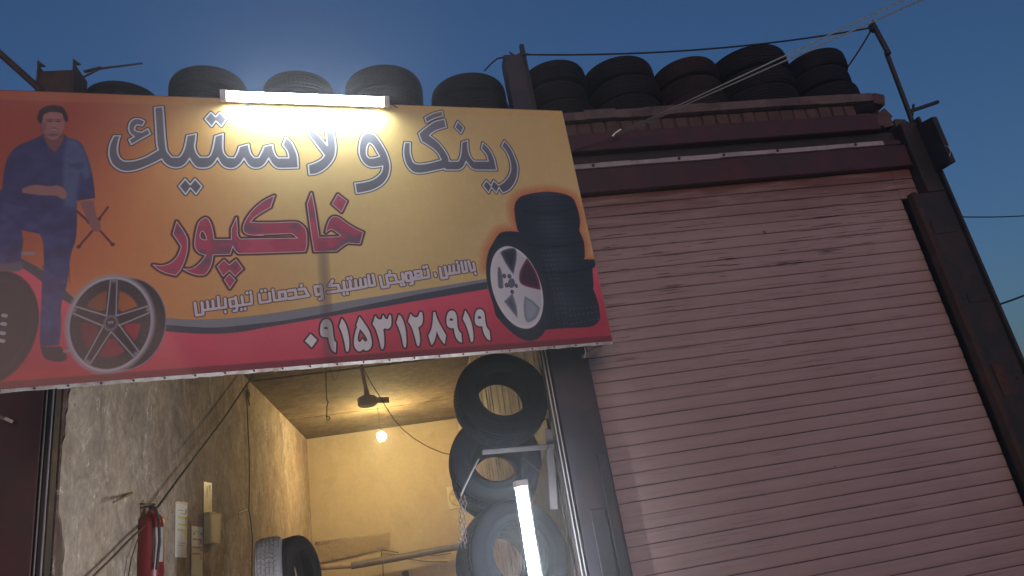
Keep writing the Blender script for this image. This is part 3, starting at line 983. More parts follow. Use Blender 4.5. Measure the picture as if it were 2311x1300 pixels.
# front: neighbouring bay behind the shutter, parapet
MB().box((1.345, 5.345, 0), (4.96, 5.45, 4.648)).build('dark_bay_wall', m_black, bld)
MB().box((-2.7, 5.245, 4.455), (1.33, 5.295, 4.648)).build('lintel', m_black, bld)
MB().box((-2.7, 5.06, 4.395), (4.797, 5.24, 4.527)).build('recess_board', m_black, bld)
MB().box((-2.7, 4.985, 4.53), (4.64, 5.24, 4.705), ch=.008).build('front_beam', m_maroon, bld)
MB().box((-2.75, 5.035, 4.708), (4.69, 5.24, 4.838)).build('mortar_bed', m_mortar, bld)
pr = Vector((1.2, 8, 0))
bm0 = None
x = -2.7
rs = random.Random(2)
k = 0
brick_src = []
while x < 4.60:
    w_ = .118
    if k < 4:
        mb = MB()
        j = lambda: rs.uniform(-.004, .004)
        mb.box((0, 0, 0), (w_, .2, .118), ch=.006 + .002 * k)
        mb.v = [v_ + Vector((j(), j(), j())) for v_ in mb.v]
        o = mb.build('brick', m_brick, None)
        brick_src.append(o)
    else:
        o = brick_src[rs.randrange(4)].copy()
        COL.objects.link(o)
    o.parent = bld
    o.location = Vector((x, 5.012 + rs.uniform(0, .014), 4.714 + rs.uniform(-.003, .003))) - pr
    x += .130 + rs.uniform(-.003, .004)
    k += 1
# a broken corner course hanging below the parapet end
for (bx, bz, by, rz) in ((4.80, 4.66, 5.08, -.5), (4.66, 4.72, 5.10, .2), (4.93, 4.60, 5.12, .35), (4.60, 4.60, 5.03, .08), (4.735, 4.585, 5.05, -.12), (4.87, 4.555, 5.06, .1), (4.70, 4.845, 5.02, .3)):
    o = brick_src[1].copy()
    COL.objects.link(o)
    o.parent = bld
    o.location = Vector((bx, by, bz)) - pr
    o.rotation_euler = (0, rz, 0)
cop = MB()
n = 26
for i in range(n):                                             # uneven mortar coping
    x0, x1 = -2.75 + 7.42 * i / n, -2.75 + 7.42 * (i + 1) / n
    cop.box((x0, 4.965 + rs.uniform(0, .02), 4.841), (x1 + .004, 5.9, 4.925 + rs.uniform(-.006, .010)))
cop.build('coping', m_conc, bld)
MB().box((-2.72, 5.25, 4.65), (4.66, 9.0, 4.838)).build('roof_slab', m_conc, bld)

# steel columns
c1 = thing('steel_column', 'dark maroon steel column at the left edge under the banner', 'column', (-2.9, 5.1, 0), 'steel columns of the shop front')
MB().box((-3.6, 4.96, 0), (-2.405, 5.08, 4.39), ch=.006).build('cover_plate', m_maroon, c1)
MB().box((-2.84, 4.95, .4), (-2.62, 4.958, 2.02), ch=.002).build('red_panel', m_redpaint, c1)
MB().tube([atY(-6, 940, 4.93), atY(12, 945, 4.90), atY(28, 952, 4.93)], .012).build('bent_strap', m_palewood, c1, True)
c2 = thing('steel_column', 'dark steel column between the open bay and the roller shutter', 'column', (1.25, 5.1, 0), 'steel columns of the shop front')
MB().box((1.10, 4.98, 0), (1.405, 5.34, 4.39), ch=.006).build('cover_plate', m_navy, c2)
MB().box((1.315, 4.955, 0), (1.385, 4.978, 1.99), ch=.004).build('guide_channel', m_navy, c2)
MB().box((1.19, 4.966, 0), (1.30, 4.978, 1.62), ch=.004).build('patch_plate', m_navy, c2)
c3 = thing('steel_column', 'black steel column at the right end of the shutter with rust stains', 'column', (4.8, 5.1, 0), 'steel columns of the shop front')
MB().box((4.655, 4.93, 0), (4.97, 5.25, 3.808), ch=.008).build('web', m_black, c3)
MB().box((4.80, 4.932, 3.81), (4.97, 5.25, 4.55), ch=.008).build('web', m_black, c3)
MB().box((4.60, 4.905, 0), (4.652, 4.98, 3.81), ch=.004).build('guide_channel', m_rust, c3)
m_stain = M_simple('rust_stain', (.075, .032, .022), .9, var=.5, scale=14, bmp=.5)
for (x0, z0, x1, z1) in ((4.70, 1.95, 4.80, 2.22), (4.68, 3.40, 4.90, 3.52), (4.74, 2.75, 4.92, 2.83), (4.68, 1.20, 4.86, 1.34)):
    MB().box((x0, 4.922, z0), (x1, 4.929, z1), ch=.002).build('patch_plate', m_stain if z0 < 2 else m_black, c3)
for zz in (3.46, 2.79, 2.08, 1.27):
    for xx in (4.705, 4.895):
        MB().lathe([(0, -.009), (.012, -.009), (.014, .0), (0, .0)], 6, Matrix.Translation((xx, 4.928 if zz > 3.9 else 4.92, zz)) @ Matrix.Rotation(math.pi / 2, 4, 'X')).build('bolt', m_rust, c3)
MB().box((4.975, 4.90, 0), (5.0, 5.28, 4.58), ch=.004).build('flange', m_black, c3)

# stubs of columns rising over the roof
s1 = thing('column_stub', 'open square steel column stub rising above the left end of the banner', 'column stub', (-2.45, 5.0, 4.93), 'column stubs over the roof')
sb = MB()
for lo, hi in (((-2.59, 4.86, 4.93), (-2.57, 5.08, 5.60)), ((-2.33, 4.86, 4.93), (-2.31, 5.08, 5.60)), ((-2.568, 4.86, 4.93), (-2.332, 4.88, 5.55)), ((-2.568, 5.06, 4.93), (-2.332, 5.08, 5.54))):
    sb.box(lo, hi, ch=.003)
sb.build('box_section', m_rust, s1)
for xx in (-2.59, -2.33):
    tb = MB()
    n0 = len(tb.v)
    tb.v += [Vector((xx, 4.86, 5.601)), Vector((xx + .06 * (1 if xx < -2.5 else 1), 4.86, 5.601)), Vector((xx, 4.86, 5.66)), Vector((xx, 4.875, 5.601)), Vector((xx + .06, 4.875, 5.601)), Vector((xx, 4.875, 5.66))]
    tb.f += [(n0, n0 + 1, n0 + 2), (n0 + 3, n0 + 5, n0 + 4), (n0, n0 + 2, n0 + 5, n0 + 3), (n0 + 1, n0 + 4, n0 + 5, n0 + 2)]
    tb.build('torn_corner', m_rust, s1)
t = MB().tube([(-2.32, 5.0, 5.575), atY(225, 155, 5.0), atY(322, 143, 5.0)], [.009, .012, .008]).tube([atY(190, 162, 5.0), atY(228, 152, 4.99)], .014)
tag(t.build('reinforcing_rod', m_black, None, True, base=(-2.32, 5, 5.57)), 'thin dark rod sticking out sideways from the left column stub', 'metal rod')
t = MB().tube([atY(-160, 10, 4.85), atY(-3, 118, 4.85), atY(93, 204, 4.85)], .028, 8)
tag(t.build('slanting_bar', m_rust, None, True, base=(-2.6, 4.85, 5.4)), 'thick slanting bar leaning on the left column stub, top left corner', 'metal bar')
s2 = thing('column_stub', 'dark steel column stub standing among the roof tyres right of the lamp', 'column stub', (1.28, 5.1, 4.93), 'column stubs over the roof')
MB().box((1.205, 5.02, 4.93), (1.38, 5.19, 5.62), ch=.006).build('box_section', m_navy, s2)
MB().box((1.385, 5.06, 4.93), (1.425, 5.10, 5.765), ch=.003).build('angle_bar', m_black, s2)
tw = MB().tube([atY(1150, 118, 5.05), atY(1165, 128, 5.04), atY(1178, 140, 5.05)], .008).tube([atY(1158, 132, 5.05), atY(1172, 122, 5.04), atY(1192, 123, 5.05)], .012).tube([atY(1180, 128, 5.05), atY(1188, 146, 5.05)], .007)
tw.build('twisted_tie', m_cable, s2, True)

# ------------------------------------------------------------------ roller shutter
sh = thing('roller_shutter', 'closed beige roller shutter with rust scratches, right half of the front', 'roller shutter', (3.0, 5.05, 0))
zt = 4.115
pitch = .0995
src = []


def slat_mesh(seed):
    r = random.Random(seed)
    mb = MB()
    prof = [(.000, .010), (.003, .003), (.008, .0005), (.030, -.0015), (.050, -.0022), (.072, -.0015), (.091, .0005), (.0955, .003), (.0965, .010)]
    nx = 14
    x0, x1 = -1.585, 1.60
    dents = [r.uniform(-.0022, .0022) for _ in range(nx + 1)]
    sag = [r.uniform(-.0012, .0012) for _ in range(nx + 1)]
    b0 = len(mb.v)
    for i in range(nx + 1):
        for (z, y) in prof:
            mb.v.append(Vector((x0 + (x1 - x0) * i / nx, y + dents[i] * math.sin(math.pi * z / .0965), z + sag[i])))
    m_ = len(prof)
    for i in range(nx):
        for j in range(m_ - 1):
            a = b0 + i * m_ + j
            mb.f.append((a, a + m_, a + m_ + 1, a + 1))
    return mb


for i in range(42):
    z = zt - pitch * (i + 1)
    if z < -.01:
        break
    if i < 9:
        o = slat_mesh(i).build('slat', m_slat, None, True)
        src.append(o)
    else:
        o = src[(i * 5) % 9].copy()
        COL.objects.link(o)
    o.parent = sh
    o.location = (0, .0 + (0 if i > 3 else -.012 * (3 - i) * .3), z)
    o.rotation_euler = (random.uniform(-.005, .005), random.uniform(-.0006, .0006), 0)
MB().box((1.405, 5.075, 0), (4.63, 5.08, zt)).build('backing', m_black, sh)
MB().box((1.35, 5.042, 4.122), (4.794, 5.34, 4.39)).build('roll_housing', m_black, sh)
MB().box((1.30, 4.975, 4.118), (4.795, 5.04, 4.338), ch=.006).build('fascia', m_maroon, sh)
for k_ in range(3):
    MB().box((4.598, 5.040 - .003 * k_, 3.8175 + .0995 * k_), (4.79, 5.06, 3.9135 + .0995 * k_), ch=.003).build('slat_end', m_slat, sh)
fl = thing('metal_flashing', 'thin pale metal strip with screws above the shutter fascia', 'flashing', (3.0, 4.96, 4.36))
pts = 12
fb = MB()
rs = random.Random(5)
for i in range(pts):
    x0, x1 = 1.30 + 3.27 * i / pts, 1.30 + 3.27 * (i + 1) / pts
    fb.box((x0, 4.955 + rs.uniform(0, .004), 4.342 + rs.uniform(-.003, .003)), (x1 + .002, 4.97, 4.384 + rs.uniform(-.003, .003)))
fb.build('strip', m_white, fl)
MB().box((4.572, 4.957, 4.342), (4.74, 4.97, 4.378)).build('strip_end', m_rust, fl)
for xx in (1.78, 2.56, 2.98, 3.50, 4.28):
    MB().lathe([(0, -.004), (.012, -.004), (.014, .004), (0, .004)], 8, Matrix.Translation((xx, 4.952, 4.364)) @ Matrix.Rotation(math.pi / 2, 4, 'X')).build('screw', m_rust, fl)

# guide rails of the open bay
for side, xs, lab in (('l', (-2.388, -2.350), 'pair of thin aluminium guide strips at the left jamb of the open bay'), ('r', (1.052, 1.079), 'pair of bright aluminium guide strips right of the hanging tyres')):
    gr = thing('guide_rail', lab, 'guide rail', (xs[0], 4.99, 0), 'shutter guide rails of the open bay')
    for xx in xs:
        MB().box((xx - .0035, 4.962, 0), (xx + .0035, 4.975, 4.35), ch=.001).build('guide_strip', m_dull if side == 'l' else m_alu, gr)
    MB().box((xs[0] + .006, 4.977, 0), (xs[1] - .006, 5.02, 4.35)).build('channel', m_black, gr)
    MB().box((xs[0] - .016, 4.979, 0), (xs[0] - .006, 5.05, 4.35)).build('channel_side', m_black, gr)
    MB().box((xs[1] + .006, 4.979, 0), (xs[1] + .014, 5.05, 4.35)).build('channel_side', m_black, gr)

# ------------------------------------------------------------------ projecting plate, pole, wires on the right corner
pl = thing('projecting_plate', 'dark square metal plate projecting from the top of the right column', 'metal plate', (4.98, 4.85, 4.2))
a_, b_, c_, d_ = atX(2050, 292, 4.95), atX(2103, 264, 4.95), atX(2146, 366, 4.95), atX(2108, 389, 4.95)
mb = MB()
n0 = len(mb.v)
for dx in (0, .05):
    mb.v += [p_ + Vector((dx, 0, 0)) for p_ in (a_, b_, c_, d_)]
mb.f += [(0, 1, 2, 3), (7, 6, 5, 4), (0, 4, 5, 1), (1, 5, 6, 2), (2, 6, 7, 3), (3, 7, 4, 0)]
mb.build('plate', m_black, pl)
hk = [atX(2132, 330, 4.96) + Vector((0, -.0, 0)), atX(2140, 330, 4.96), atX(2146, 340, 4.96), atX(2143, 352, 4.96), atX(2137, 354, 4.96)]
MB().tube(hk, .005).build('wire_ring', m_alu, pl, True)

po = thing('roof_pole', 'thin dark pole leaning over the right corner with a side bracket', 'pole', (5.0, 5.0, 4.55))
MB().tube([atY(2062, 285, 5.0), atY(2048, 245, 5.0), atY(2000, 118, 5.0)], .022, 8).build('lower_pipe', m_black, po, True)
MB().tube([atY(2006, 122, 4.97), atY(1997, 105, 4.97), atY(1970, 55, 4.97)], .026, 8).build('upper_pipe', m_black, po, True)
MB().tube([atY(1962, 62, 4.97), atY(1970, 48, 4.95), atY(1977, 60, 4.97), atY(1964, 68, 4.96), atY(1972, 72, 4.97)], .016, 6).build('wire_knot', m_cable, po, True)
MB().bar(atY(2052, 252, 5.0), atY(2117, 230, 5.0), .028, .028).build('bracket_arm', m_black, po)
MB().bar(atY(2058, 262, 4.99), atY(2062, 236, 4.99), .018, .018).build('bracket_strut', m_black, po)


def sagged(a, b, sag, n=14):
    a, b = Vector(a), Vector(b)
    return [a.lerp(b, i / n) - Vector((0, 0, sag * 4 * (i / n) * (1 - i / n))) for i in range(n + 1)]


w = MB().tube(sagged(atY(1188, 123, 5.08), atY(1968, 62, 4.97), .10, 24), .009, 5)
tag(w.build('roof_wire', m_cable, None, True, base=(3, 5, 5.6)), 'black wire strung over the roof tyres from the stub to the corner pole', 'wire')
w = MB().tube([atY(1093, 160, 5.0), atY(1107, 145, 5.0), atY(1122, 132, 5.03), atY(1150, 128, 5.05), atY(1182, 122, 5.06)], .008, 5)
tag(w.build('loose_wire', m_cable, None, True, base=(1.2, 5, 5.6)), 'short loose wire end drooping left of the middle column stub', 'wire')
w = MB().tube(sagged(atY(1912, 152, 5.2), atY(1967, 66, 4.97), .01, 6), .009, 5)
tag(w.build('stay_wire', m_cable, None, True, base=(4.8, 5, 5.4)), 'short stay wire from the end tyre stack up to the pole head', 'wire')
w = MB().tube(sagged(atY(2150, 489, 5.1), atY(2420, 476, 6.0), .03, 8), .006, 5)
tag(w.build('side_wire', m_cable, None, True, base=(5, 5.1, 3.6)), 'upper of two thin wires leaving the right column towards the sky', 'wire')
w = MB().tube(sagged(atY(2233, 694, 5.1), atY(2420, 612, 6.0), .03, 8), .009, 5)
tag(w.build('side_wire', m_cable, None, True, base=(5, 5.1, 2.8)), 'lower, thicker of two wires leaving the right column', 'wire')
dist_ = lambda p, L: p
pc = thing('power_cable', 'pair of pale twin power cables running from the facade up over the street', 'power cable', (2.4, 4.95, 4.6))
e1, e2 = atY(1386, 304, 4.93), atY(1414, 294, 4.93)
f1, f2 = atY(2040, -5, 2.6), atY(2080, -5, 2.6)
MB().tube(sagged(e1, f1 + (f1 - e1) * .6, .012, 24), [.005] * 25, 6).build('cable', m_copper, pc, True)
MB().tube(sagged(e2, f2 + (f2 - e2) * .6, .012, 24), [.005] * 25, 6).build('cable', m_copper, pc, True)
rs = random.Random(12)
sp = []
for i in range(60):
    q = i / 59
    p = atY(1386 + 135 * q, 305 - 56 * q, 4.93 - .28 * q)
    sp.append(p + Vector((.012 * math.cos(i * 1.3), 0, .012 * math.sin(i * 1.3))))
MB().tube(sp, .004, 4).build('twisted_end', m_copper, pc, True)
MB().tube([atY(1382, 308, 4.93), atY(1390, 300, 4.92), atY(1402, 292, 4.9)], .010, 6).build('clamp', m_alu, pc, True)
MB().tube([atY(1384, 307, 4.93), atY(1340, 325, 4.96), atY(1296, 338, 4.975)], .0045, 4).build('lead_in', m_cable, pc, True)

# ------------------------------------------------------------------ tyres


def tyre_profile(R, w, rin):
    h = w / 2
    return [(rin, -h * .80), (rin + .012, -h * .92), (rin + .026, -h * .965), (rin + .030, -h * .95), (rin + (R - rin) * .36, -h * 1.0), (rin + (R - rin) * .40, -h * 1.02), (rin + (R - rin) * .45, -h * 1.0), (R - .050, -h * .98), (R - .026, -h * .93), (R - .014, -h * .84),
            (R - .014, -h * .72)], [(R - .014, h * .72), (R - .014, h * .84), (R - .026, h * .93), (R - .050, h * .98), (rin + (R - rin) * .45, h), (rin + (R - rin) * .40, h * 1.02), (rin + (R - rin) * .36, h * 1.0), (rin + .030, h * .95), (rin + .026, h * .965), (rin + .012, h * .92), (rin, h * .80),
            (rin + .012, h * .70), (rin + (R - rin) * .5, h * .82), (R - .030, h * .70), (R - .024, 0), (R - .030, -h * .70), (rin + (R - rin) * .5, -h * .82), (rin + .012, -h * .70)]


def make_tyre(R, w, rin, mat, n=56, seed=0, tread=None, gap=.06, rg=.0025, gd=.008):
    """casing as one closed ring; the tread with its grooves and blocks is a part"""
    a, b2 = tyre_profile(R, w, rin)
    gd = .008
    ring = a + [(R - .012, -w * .35), (R - .006 - gd * .5, -w * .2), (R - .006 - gd * .5, w * .2), (R - .012, w * .35)] + b2
    mb = MB().lathe(ring, n, None, closed=True)
    o = mb.build('tyre', mat, None, True)
    t = MB()
    ribs = 5
    r = random.Random(seed)
    nb = n * 1
    tw_ = w * .72
    for k in range(nb):
        for j in range(ribs):
            za = -tw_ / 2 + tw_ * j / ribs + rg
            zb = -tw_ / 2 + tw_ * (j + 1) / ribs - rg
            sk = (.35 if j % 2 else -.35) if j not in (2,) else 0
            a0 = 2 * math.pi * (k + gap) / nb
            a1 = 2 * math.pi * (k + 1 - gap) / nb
            s_ = sk * 2 * math.pi / nb
            n0 = len(t.v)
            Rz = lambda z: R - .016 * abs(2 * z / w) ** 2.4
            for (aa, zz, rr) in ((a0, za, 0), (a1, za, 0), (a1 + s_, zb, 0), (a0 + s_, zb, 0), (a0, za, -gd), (a1, za, -gd), (a1 + s_, zb, -gd), (a0 + s_, zb, -gd)):
                q = Rz(zz) + rr
                t.v.append(Vector((q * math.cos(aa), q * math.sin(aa), zz)))
            t.f += [(n0, n0 + 1, n0 + 2, n0 + 3), (n0, n0 + 4, n0 + 5, n0 + 1), (n0 + 1, n0 + 5, n0 + 6, n0 + 2), (n0 + 2, n0 + 6, n0 + 7, n0 + 3), (n0 + 3, n0 + 7, n0 + 4, n0)]
    tr = t.build('tread', tread or mat, None)
    tr.parent = o
    return o


def dup(o):
    c = o.copy()
    COL.objects.link(c)
    for ch in list(o.children):
        d = ch.copy()
        COL.objects.link(d)
        d.parent = c
    return c


SR, SWD = .34, .205
proto = make_tyre(SR, SWD, .19, m_rub, 52, gap=.02)
protob = make_tyre(SR, SWD, .19, m_rub2, 52, gap=.02)
used = {0: False, 1: False}
ztop_roof = 4.935
#        X      r     ztop  tyres  y      brown   place words
stacks = [(-2.13, .300, 5.60, 3, 5.36, 0, 'roof stack farthest left, mostly hidden by the banner'),
          (-1.424, .325, 5.68, 4, 5.35, 0, 'roof stack over the left end of the tube lamp'),
          (-.657, .314, 5.615, 3, 5.35, 0, 'roof stack right behind the middle of the tube lamp'),
          (.105, .355, 5.60, 3, 5.36, 0, 'roof stack over the right end of the tube lamp'),
          (.88, .352, 5.475, 3, 5.36, 0, 'roof stack just left of the middle column stub'),
          (1.71, .318, 5.57, 3, 5.36, 0, 'roof stack just right of the middle column stub'),
          (2.365, .356, 5.57, 3, 5.37, 0, 'second roof stack right of the middle column stub'),
          (3.043, .331, 5.52, 3, 5.35, 1, 'brownish third roof stack right of the middle column stub'),
          (3.754, .410, 5.615, 3, 5.42, 0, 'widest, tallest roof stack over the right half of the shutter'),
          (4.44, .318, 5.535, 3, 5.34, 0, 'rightmost full roof stack by the corner pole')]
words = {3: ('bottom', 'middle', 'top'), 4: ('bottom', 'second', 'third', 'top'), 2: ('bottom', 'top')}
rs = random.Random(21)
for (X, r, zt_, n, Y, br, where) in stacks:
    h = (zt_ - ztop_roof) / n
    for i in range(n):
        b_ = br
        p = (proto, protob)[b_]
        if used[b_]:
            o = dup(p)
        else:
            o, used[b_] = p, True
        k = r / SR * rs.uniform(.985, 1.0) if i < n - 1 else r / SR
        o.scale = (k, k, h / (SWD * 1.0) * 1.0)
        o.location = (X + rs.uniform(-.02, .02) * (i < n - 1), Y + rs.uniform(-.02, .02), ztop_roof + h * (i + .5))
        o.rotation_euler = (rs.uniform(-.02, .02), rs.uniform(-.02, .02), rs.uniform(0, 6))
        tag(o, '%s tyre of the %s' % (words[n][i], where), 'tyre', 'old tyres piled along the roof edge')
# smaller tyres behind and at the end
for (X, Y, Z, k, tx, ty, lab) in ((4.70, 5.62, 5.06, .86, 0, 0, 'small tyre, lower of two behind the rightmost stack'), (4.70, 5.62, 5.24, .84, 0, 0, 'small tyre, upper of two behind the rightmost stack'),
                                  (4.575, 5.20, 4.80, .62, .0, .04, 'small tyre sunk into the broken parapet end by the corner pole')):
    o = dup(proto)
    o.scale = (k, k, k * 1.05)
    o.location = (X, Y, Z)
    o.rotation_euler = (tx, ty, rs.uniform(0, 6))
    tag(o, lab, 'tyre', 'old tyres piled along the roof edge')

# tyres hanging in the bay
tn = make_tyre(.360, .255, .185, m_rubnew, 60, 3)
hang = [((.712, 5.15, 2.515), (math.pi / 2 - .27, 0, .10), 'large black tyre hung highest at the right of the open bay'),
        ((.632, 5.46, 2.10), (math.pi / 2 - .20, 0, .04), 'black tyre hung behind and below the topmost one, above the upright lamp'),
        ((.635, 5.20, 1.40), (math.pi / 2 - .12, 0, .34), 'black tyre hung lowest behind the upright lamp tube'),
        ((.66, 5.86, 2.03), (math.pi / 2 - .16, 0, -.05), 'tyre mostly hidden behind the second hung tyre, showing through its hole'),
        ((.60, 5.62, 1.36), (math.pi / 2 - .05, 0, .22), 'tyre mostly hidden behind the lowest hung tyre, showing through its hole')]
for i, (loc, rot, lab) in enumerate(hang):
    o = tn if i == 0 else (make_tyre(.360, .255, .185, m_rubmatt, 60, 4) if i in (2, 4) else dup(tn))
    o.location = loc
    o.rotation_euler = rot
    o.scale = (1.07, 1.07, 1.05) if i == 2 else (1, 1, 1)
    tag(o, lab, 'tyre', 'tyres hung at the right jamb')

rk = thing('tyre_rack', 'pale steel rack bars holding the tyres at the right jamb', 'rack', (.9, 5.2, 0))
MB().bar(atY(1088, 1021, 5.28), atY(1262, 1006, 5.28), .05, .035, .004).build('cross_bar', m_rackgrey, rk)
MB().bar(atY(1238, 968, 5.3), atY(1250, 1150, 5.3), .06, .03, .004, up=Vector((0, 1, 0))).build('upright', m_rackgrey, rk)
MB().bar((.50, 5.75, 0), (.50, 5.75, 1.78), .05, .05, .004, up=Vector((0, 1, 0))).build('upright', m_black, rk)
t = MB().tube([atY(1080, 1035, 4.98), atY(1062, 1070, 4.97), atY(1048, 1098, 4.97), atY(1040, 1118, 4.98)], .008, 5)
tag(t.build('tie_cord', m_cord, None, True, base=(.5, 5, 2)), 'grey cord slanting from the second tyre down to the chain', 'cord')
ch_ = MB()
for i in range(11):
    p = atY(1040 + .6 * math.sin(i), 1122 + i * 10.5, 5.0)
    ring = []
    for k in range(9):
        a = 2 * math.pi * k / 8
        ring.append(p + (Vector((.010 * math.cos(a), 0, .022 * math.sin(a))) if i % 2 else Vector((0, .010 * math.cos(a), .022 * math.sin(a)))))
    ch_.tube(ring, .0035, 4, cap=False)
    ring = [q + Vector((.026, .01, -.012)) for q in ring]
    ch_.tube(ring, .0035, 4, cap=False)
tag(ch_.build('chain', m_black, None, True, base=(.4, 5, 1.7)), 'doubled dark chain hanging left of the lowest black tyre', 'chain')

# tyre and rims low on the left
gt = make_tyre(.335, .235, .19, m_greytyre, 48, 5, m_greytyre)
gt.location = atY(612, 1300, 6.9)
gt.rotation_euler = (math.radians(89), math.radians(4), math.radians(96))
tag(gt, 'dusty grey tyre at the bottom left inside the shop', 'tyre', 'tyres inside the shop')
g2 = make_tyre(.335, .21, .19, m_rub, 48, 6)
g2.location = atY(668, 1296, 6.98)
g2.rotation_euler = (math.radians(84), 0, math.radians(72))
tag(g2, 'black tyre leaning behind the dusty grey one inside the shop', 'tyre', 'tyres inside the shop')

# ------------------------------------------------------------------ banner sign
O = atY(1382, 770, 4.6)
hh = Vector((.987, .159, 0)).normalized()
nn = Vector((.159, -.987, 0)).normalized()        # towards the street
UU = 4.3


def sp_(u, v, off=0.0):
    """point of the sign: u metres from its left end, v metres up, off metres in front"""
    return O + hh * (u - UU) + Vector((0, 0, v)) + nn * off


def atS(x, y, off=0.0):
    dd = ray(x, y)
    o_ = Vector((0, 0, CZ))
    t_ = ((O + nn * off - o_).dot(nn)) / dd.dot(nn)
    return o_ + dd * t_


sg = thing('banner_sign', 'large yellow and red printed tyre shop banner with Persian lettering over the bay', 'sign', tuple(sp_(2.15, 0, -.05)))
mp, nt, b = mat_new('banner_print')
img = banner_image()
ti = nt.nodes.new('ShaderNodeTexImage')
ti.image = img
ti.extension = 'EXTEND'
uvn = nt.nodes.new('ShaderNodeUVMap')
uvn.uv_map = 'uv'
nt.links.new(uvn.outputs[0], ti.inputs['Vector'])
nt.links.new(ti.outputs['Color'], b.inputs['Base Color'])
b.inputs['Roughness'].default_value = .42
b.inputs['Coat Weight'].default_value = .35
b.inputs['Coat Roughness'].default_value = .13
bump(nt, b, noise(nt, mapping(nt), 260, 2, .5), .08, .001)
pm = MB()
NX, NZ = 86, 40
rs = np.random.RandomState(5)
gr_ = rs.rand(8, 16)


def wrinkle(u, v):
    s = .005 * math.sin(u * 2.3 + v * 1.7) + .003 * math.sin(u * 5.1 - v * 3.3 + 1)
    s += .0022 * math.sin(u * 17 + 2.5 * math.sin(v * 3)) * max(0, 1 - v / .7)
    s += .0018 * math.sin(u * 13 - v * 9) * max(0, (v - 1.4) / .5)
    s += .004 * math.exp(-((u - 2.335) / .03) ** 2) * max(0, 1 - v / 1.1)
    s += .003 * math.sin((u + v) * 26) * math.exp(-((u - 4.25) / .25) ** 2 - ((v - 1.9) / .3) ** 2)
    return s * min(1, 8 * min(u, UU - u, v + .01, 1.966 - v))


for j in range(NZ + 1):
    for i in range(NX + 1):
        u, v = UU * i / NX, 1.966 * j / NZ
        pm.v.append(sp_(u, v, .002 + wrinkle(u, v)))
for j in range(NZ):
    for i in range(NX):
        a = j * (NX + 1) + i
        pm.f.append((a, a + 1, a + NX + 2, a + NX + 1))
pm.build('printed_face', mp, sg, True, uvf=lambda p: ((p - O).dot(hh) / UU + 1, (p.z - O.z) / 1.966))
Ms = Matrix(((hh.x, nn.x, 0, sp_(0, 0).x), (hh.y, nn.y, 0, sp_(0, 0).y), (0, 0, 1, O.z), (0, 0, 0, 1)))
m_cloth = M_simple('banner_edge', (.55, .38, .15), .5, var=.15)
m_clothback = M_simple('banner_back', (.30, .26, .22), .8, var=.15)
MB().box((0, -.035, .012), (UU, -.004, .034), Ms).box((0, -.035, 1.935), (UU, -.004, 1.958), Ms).box((0, -.035, .036), (.025, -.004, 1.933), Ms).box((UU - .03, -.035, .036), (UU - .004, -.004, 1.933), Ms).build('frame', m_rust, sg)
for uu in (.9, 1.62, 2.30, 3.1, 3.7):
    MB().box((uu, -.034, .036), (uu + .03, -.010, 1.933), Ms).build('frame_upright', m_rust, sg)
MB().box((0, -.037, 1.960), (UU, .001, 1.972), Ms).build('top_edge', M_simple('banner_top_edge', (.30, .10, .07), .6), sg)
MB().box((UU - .0035, -.04, 0), (UU + .002, .001, 1.958), Ms).build('side_edge', m_cloth, sg)
hb = MB()
rs = random.Random(3)
n = 60
for i in range(n):                                             # white turned-under hem
    u0, u1 = UU * i / n, UU * (i + 1) / n + .001
    y1 = .004 + rs.uniform(0, .004)
    zt_ = -.002
    n0 = len(hb.v)
    zz = [-.020 + rs.uniform(-.003, .003) for _ in range(2)]
    for (u, v_, y_) in ((u0, zt_, y1), (u1, zt_, y1), (u1, zz[1], -.008), (u0, zz[0], -.008), (u0, -.006, -.05), (u1, -.006, -.05)):
        hb.v.append(sp_(u, v_, y_))
    hb.f += [(n0, n0 + 1, n0 + 2, n0 + 3), (n0 + 3, n0 + 2, n0 + 5, n0 + 4)]
hb.build('white_hem', M_simple('hem_white', (.75, .72, .70), .5, var=.12, scale=14, dirt=(.35, .25, .2), dscale=9), sg)
for i in range(26):
    u = .1 + i * .163
    MB().lathe([(0, -.002), (.006, -.002), (.006, .003), (0, .003)], 6, Matrix.Translation(sp_(u, -.010, .004)) @ Matrix.Rotation(math.pi / 2, 4, 'X')).build('rivet', m_rust, sg)
# standoff brackets to the facade
br = thing('sign_bracket', 'splintered pale bracket under the lower right corner of the banner', 'bracket', tuple(sp_(4.1, -.02, -.1)))
MB().bar(sp_(4.22, -.012, -.06), atY(1318, 806, 4.86), .045, .018, .002).build('arm', m_palewood, br)
MB().bar(sp_(4.14, -.012, -.07), atY(1332, 790, 4.80), .030, .012, .002).build('splinter', m_palewood, br)
MB().tube([sp_(4.10, -.012, -.05), sp_(4.105, -.05, -.06), sp_(4.09, -.085, -.07)], .006).build('bent_nail', m_alu, br, True)

# tube lamp on top of the banner
p0, p1 = atS(513, 217, .065), atS(864, 230, .065)
lp = thing('tube_lamp', 'lit white tube lamp along the top edge of the banner', 'lamp', tuple((p0 + p1) / 2), 'tube lamps')
ax = (p1 - p0).normalized()
upv = Vector((0, 0, 1))


